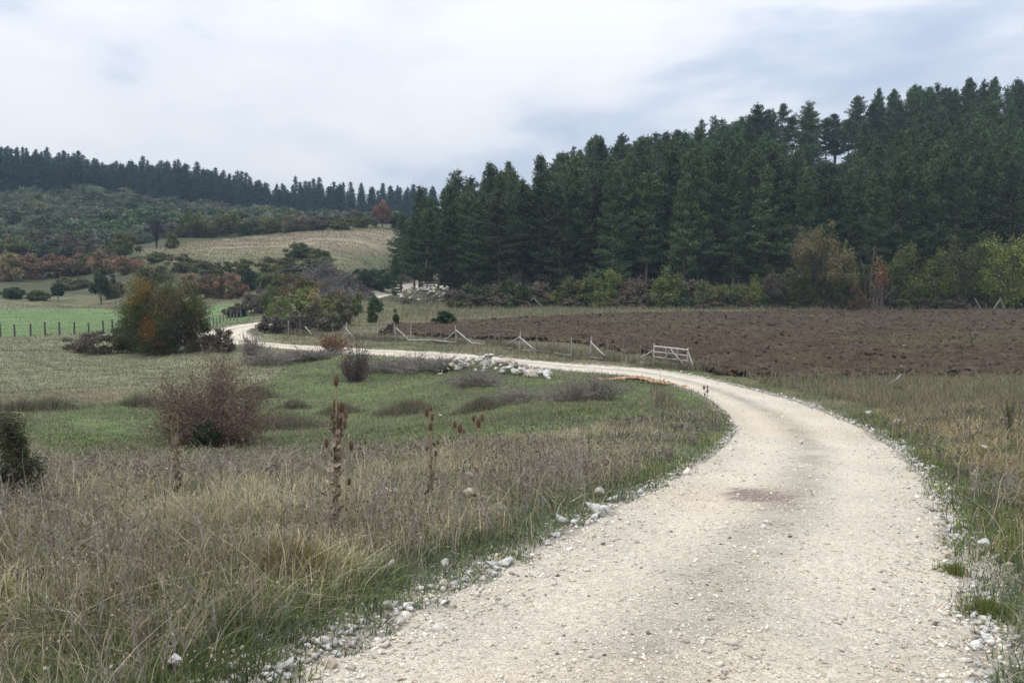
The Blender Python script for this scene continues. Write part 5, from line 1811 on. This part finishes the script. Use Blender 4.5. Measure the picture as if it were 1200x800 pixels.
# fence in the green field
f2 = hit(60, 396)
gf = empty('pasture_fence', f2)
tag(gf, 'row of short dark posts across the pale green field on the left', 'fence')
for px in (1, 17, 36, 53, 70, 87, 104, 121, 132):
    q = hit(px, 395 - px * .035)
    beam('post', q - [0, 0, .1], q + [rnd.gauss(0, .05), 0, 1.05 + rnd.uniform(-.1, .2)], .09, (.10, .09, .085), gf, f2, 4)
f3 = hit(285, 368)
gf = empty('paddock_fence', f3)
tag(gf, 'short line of grey posts along the right end of the pale green field', 'fence')
for k_ in range(14):
    u = k_ / 13
    px = 246 + 52 * u; py = 383 - 16 * u + 2 * math.sin(k_)
    q = hit(px, py)
    beam('post', q - [0, 0, .1], q + [rnd.gauss(0, .06), 0, 1.0 + rnd.uniform(-.2, .3)], .08, (.16, .145, .135), gf, f3, 4)

# ------------------------------------------------------------------ teasels
def teasel(px, py, heads, Y, label, stems=1, col=(.33, .26, .17), hscale=1.0, leafy=0):
    """heads: list of (px, py, length px) as seen; the stalk rises from (px, py)"""
    a = np.array(P(px, py, Y)); g = float(hz(a[0], a[1])); a[2] = g
    root = empty('teasel', a)
    tag(root, label, 'teasel')
    heads = sorted(heads, key=lambda q: q[1])
    sm = MB()
    tops_ = []
    for (hx, hy, hl) in heads:
        t_ = np.array(P(hx, hy, Y + rnd.uniform(-.1, .1))) - a
        tops_.append((t_, (1.1 if Y < 15 else .8) * hl * Y / F))
    main = tops_[0][0]
    mlen = tops_[0][1]
    tube(sm, qcurve(np.array([0, 0, -.03]), main * .5 + rng.normal(size=3) * .012, main - [0, 0, mlen * .4], 7), np.linspace(.0065, .0035, 7) * hscale, col, 5)
    for (t_, l_) in tops_[1:]:
        z0 = max(0.12, t_[2] * (.45 if stems == 1 else .12))
        f_ = z0 / main[2]
        s0 = main * f_
        tube(sm, qcurve(s0, np.array([t_[0] * .8 + s0[0] * .2, t_[1], s0[2] * .6 + t_[2] * .4]), t_ - [0, 0, l_ * .4], 5), np.linspace(.004, .0025, 5) * hscale, col, 4)
    # dead leaves along the stalk
    if leafy:
        m = leafy
        zz1 = rng.random(m) ** 1.9
        pos = zz1[:, None] * main[None] * .8 + rng.normal(size=(m, 3)) * np.array([.022, .022, .02])
        leaves(sm, pos, .065, pick([(.24, .18, .13), (.32, .25, .18), (.15, .11, .08)], m), 0, .3)
    sm.obj('stalk', M['stem'], root)
    for (t_, l_) in tops_:
        hb = MB()
        r_ = l_ * .29
        # egg shaped core
        nn_, ns_ = 8, 8
        th = np.linspace(0.05, PI - .05, nn_)
        prof = np.stack([np.sin(th) * r_ * (1 - .15 * np.cos(th)), -np.cos(th) * l_ / 2], 1)
        pl_ = np.zeros((nn_, 3)); pl_[:, 2] = prof[:, 1]
        tube(hb, pl_, prof[:, 0] * .8, (.125, .08, .05), 8)
        m = 240
        u_ = rng.uniform(.05, .98, m); th_ = u_ * PI; an = rng.uniform(0, 2 * PI, m)
        rr1 = np.sin(th_) * r_ * .8
        base = np.stack([np.cos(an) * rr1, np.sin(an) * rr1, -np.cos(th_) * l_ / 2], 1)
        dr = np.stack([np.cos(an) * .8, np.sin(an) * .8, .5 - .2 * np.cos(th_)], 1)
        e1 = base + dr * l_ * .13
        sd1 = np.cross(dr, unit(m)) * l_ * .022
        v = np.stack([base - sd1, base + sd1, e1], 1).reshape(-1, 3)
        hb.add(v, np.arange(m * 3).reshape(m, 3), np.repeat(pick([(.31, .24, .165), (.21, .16, .11), (.43, .34, .245)], m), 3, axis=0))
        # long bracts under the head
        for q_ in range(7):
            an_ = q_ * .9 + rnd.random(); b0 = np.array([0, 0, -l_ * .48]); e_ = b0 + np.array([math.cos(an_) * l_ * .55, math.sin(an_) * l_ * .55, l_ * rnd.uniform(.25, .8)])
            tube(hb, qcurve(b0, np.array([e_[0], e_[1], b0[2] + .1 * l_]), e_, 4), np.linspace(.0022, .0008, 4) * hscale, (.26, .19, .12), 3)
        ho = hb.obj('seed_head', M['stem'], root, smooth=False, loc=tuple(t_))
    return root


teasel(394, 672, [(394, 446, 12), (393, 474, 12), (400.5, 477, 12), (389, 487, 8), (405, 486, 8), (398, 492, 13), (397, 502, 10), (395, 484, 12), (404, 497, 9), (389, 495, 8)], 7.6,
       'tallest dead teasel, crowded with brown seed heads, in the grass left of the track', leafy=170, hscale=1.9)
teasel(389, 668, [(382.5, 519, 10), (411.5, 522, 11), (409, 564, 8)], 7.8, 'low teasel with three separate heads standing against the tallest one', hscale=.8, leafy=20)
teasel(207, 612, [(208, 480, 8), (200, 488, 7), (204.5, 489, 9), (206, 503, 7), (203, 522, 5), (207, 521, 5), (210, 519, 5), (211, 560, 5)], 9.8, 'tall dark teasel in front of the reddish brown bush', leafy=110, hscale=1.5)
teasel(507, 604, [(500, 483, 9), (506.5, 489, 8), (504.5, 500, 9), (504, 519, 5), (500.5, 525, 5), (509.5, 521, 5), (513, 518, 5), (510.5, 531, 6), (505, 478, 6)], 8.8, 'slim teasel with small heads in two tiers, right of the tallest one', leafy=30)
teasel(560, 606, [(560.5, 495.5, 11), (555, 490, 8), (565, 489, 9)], 8.6, 'straight teasel topped by three heads close together', leafy=10)
teasel(537, 560, [(533, 497, 8), (539, 502, 10), (543.5, 505, 5)], 9.6, 'teasel with two dark heads left of the straight one')
teasel(428, 560, [(428, 518, 5), (422, 525, 4)], 10.5, 'small thin teasel right of the tallest one')
teasel(260, 600, [(259, 554, 5), (260, 560, 6), (265, 561, 5)], 10.5, 'short teasel with three small dark heads in the left grass')
teasel(193, 590, [(193, 559, 5), (189, 562, 4)], 11, 'short teasel left of the tall dark one')
teasel(282, 590, [(282, 574, 4), (248, 560, 4)], 11, 'short teasel with wide spread heads in the left grass')
teasel(827, 485, [(825, 454, 6), (829, 458, 6), (826, 462, 4), (829, 453, 4)], 22.5, 'lone teasel at the left edge of the bend', hscale=1.3)

# bare saplings on the near bank
SAP = [(.13, .10, .09), (.16, .13, .12)]
for (px, py, h_, w_, Y_, st, lab) in [(775, 508, 60, 60, 19, 7, 'bare sapling with thin branches beside the bend'), (610, 596, 110, 80, 9.4, 9, 'bare shrub with long dark stems in the middle of the near bank'),
                                      (640, 560, 60, 70, 12, 12, 'bare brown weed clump behind the long stemmed shrub'), (340, 580, 60, 60, 10, 7, 'low bare shrub left of the tallest teasel'), (724, 520, 50, 40, 15, 6, 'thin bare shrub below the end of the bend'),
                                      (690, 560, 60, 80, 11.5, 12, 'bare weed clump near the left verge'), (1135, 520, 70, 60, 17, 9, 'bare shrub in the dry grass of the right bank'), (1185, 500, 60, 40, 18, 8, 'bare shrub at the right edge of the picture')]:
    twig('bare_shrub', px, py, h_, w_, lab, SAP, Y=Y_, stems=st, depth=1, upright=.85, rpx=.55, cat='shrub', leafpal=[(.12, .09, .075)], nleaf=50)
one('bush', 1183, 506, 36, 10, [(.13, .16, .055), (.16, .19, .06)], 'narrow green plant in the dry grass of the right bank', cat='plant', Y=17, n=230, clumps=14)
one('bush', 1053, 463, 14, 16, YGR, 'small yellow green bush on the right bank, beyond the bend', Y=36, n=900, clumps=14)

# clumps of yellowed grass and green tufts on the verge
for (px, py, w_, h_, pal, lab) in [(345, 672, 66, 44, [(.30, .22, .08), (.24, .20, .08), (.16, .16, .06)], 'clump of ochre yellow grass left of the tallest teasel'), (1115, 672, 30, 12, GRN, 'small green tuft creeping onto the right edge of the track'),
                                   (1155, 720, 44, 18, GRN, 'green tuft among the stones of the right edge')]:
    q = hit(px, py); W = w_ * q[1] / F; H = h_ * q[1] / F; m = 1400 if h_ > 30 else 420
    W *= 1 if h_ > 30 else 1.1; H *= 1 if h_ > 30 else 1.5
    x = rng.normal(size=m) * W * .28; y = rng.normal(size=m) * W * .28
    mb = MB(); blades(mb, x, y, hz(x + q[0], y + q[1]) - q[2], rng.uniform(.5, 1.1, m) * H, np.full(m, .005), np.abs(rng.normal(size=m)) * .5, rng.uniform(0, 6.28, m), pick(pal, m))
    tag(mb.obj('grass_tuft', M['grass'], loc=tuple(q)), lab, 'grass tuft')

# ------------------------------------------------------------------ haze
hm_ = bpy.data.materials.new('haze'); hm_.use_nodes = True
nt = hm_.node_tree; nt.nodes.clear()
ho = N(nt, 'ShaderNodeOutputMaterial'); pv = N(nt, 'ShaderNodeVolumePrincipled')
pv.inputs['Color'].default_value = (0.62, 0.80, 1.0, 1)
pv.inputs['Density'].default_value = 0.00028
pv.inputs['Anisotropy'].default_value = 0.0
nt.links.new(pv.outputs[0], ho.inputs['Volume'])
mb = MB()
zlo = float(GZ.min()) - 1.0
box(mb, (0, 0, (zlo + 110) / 2), (3400, 3400, 110 - zlo), (1, 1, 1))
tag(mb.obj('haze', hm_), kind='stuff')
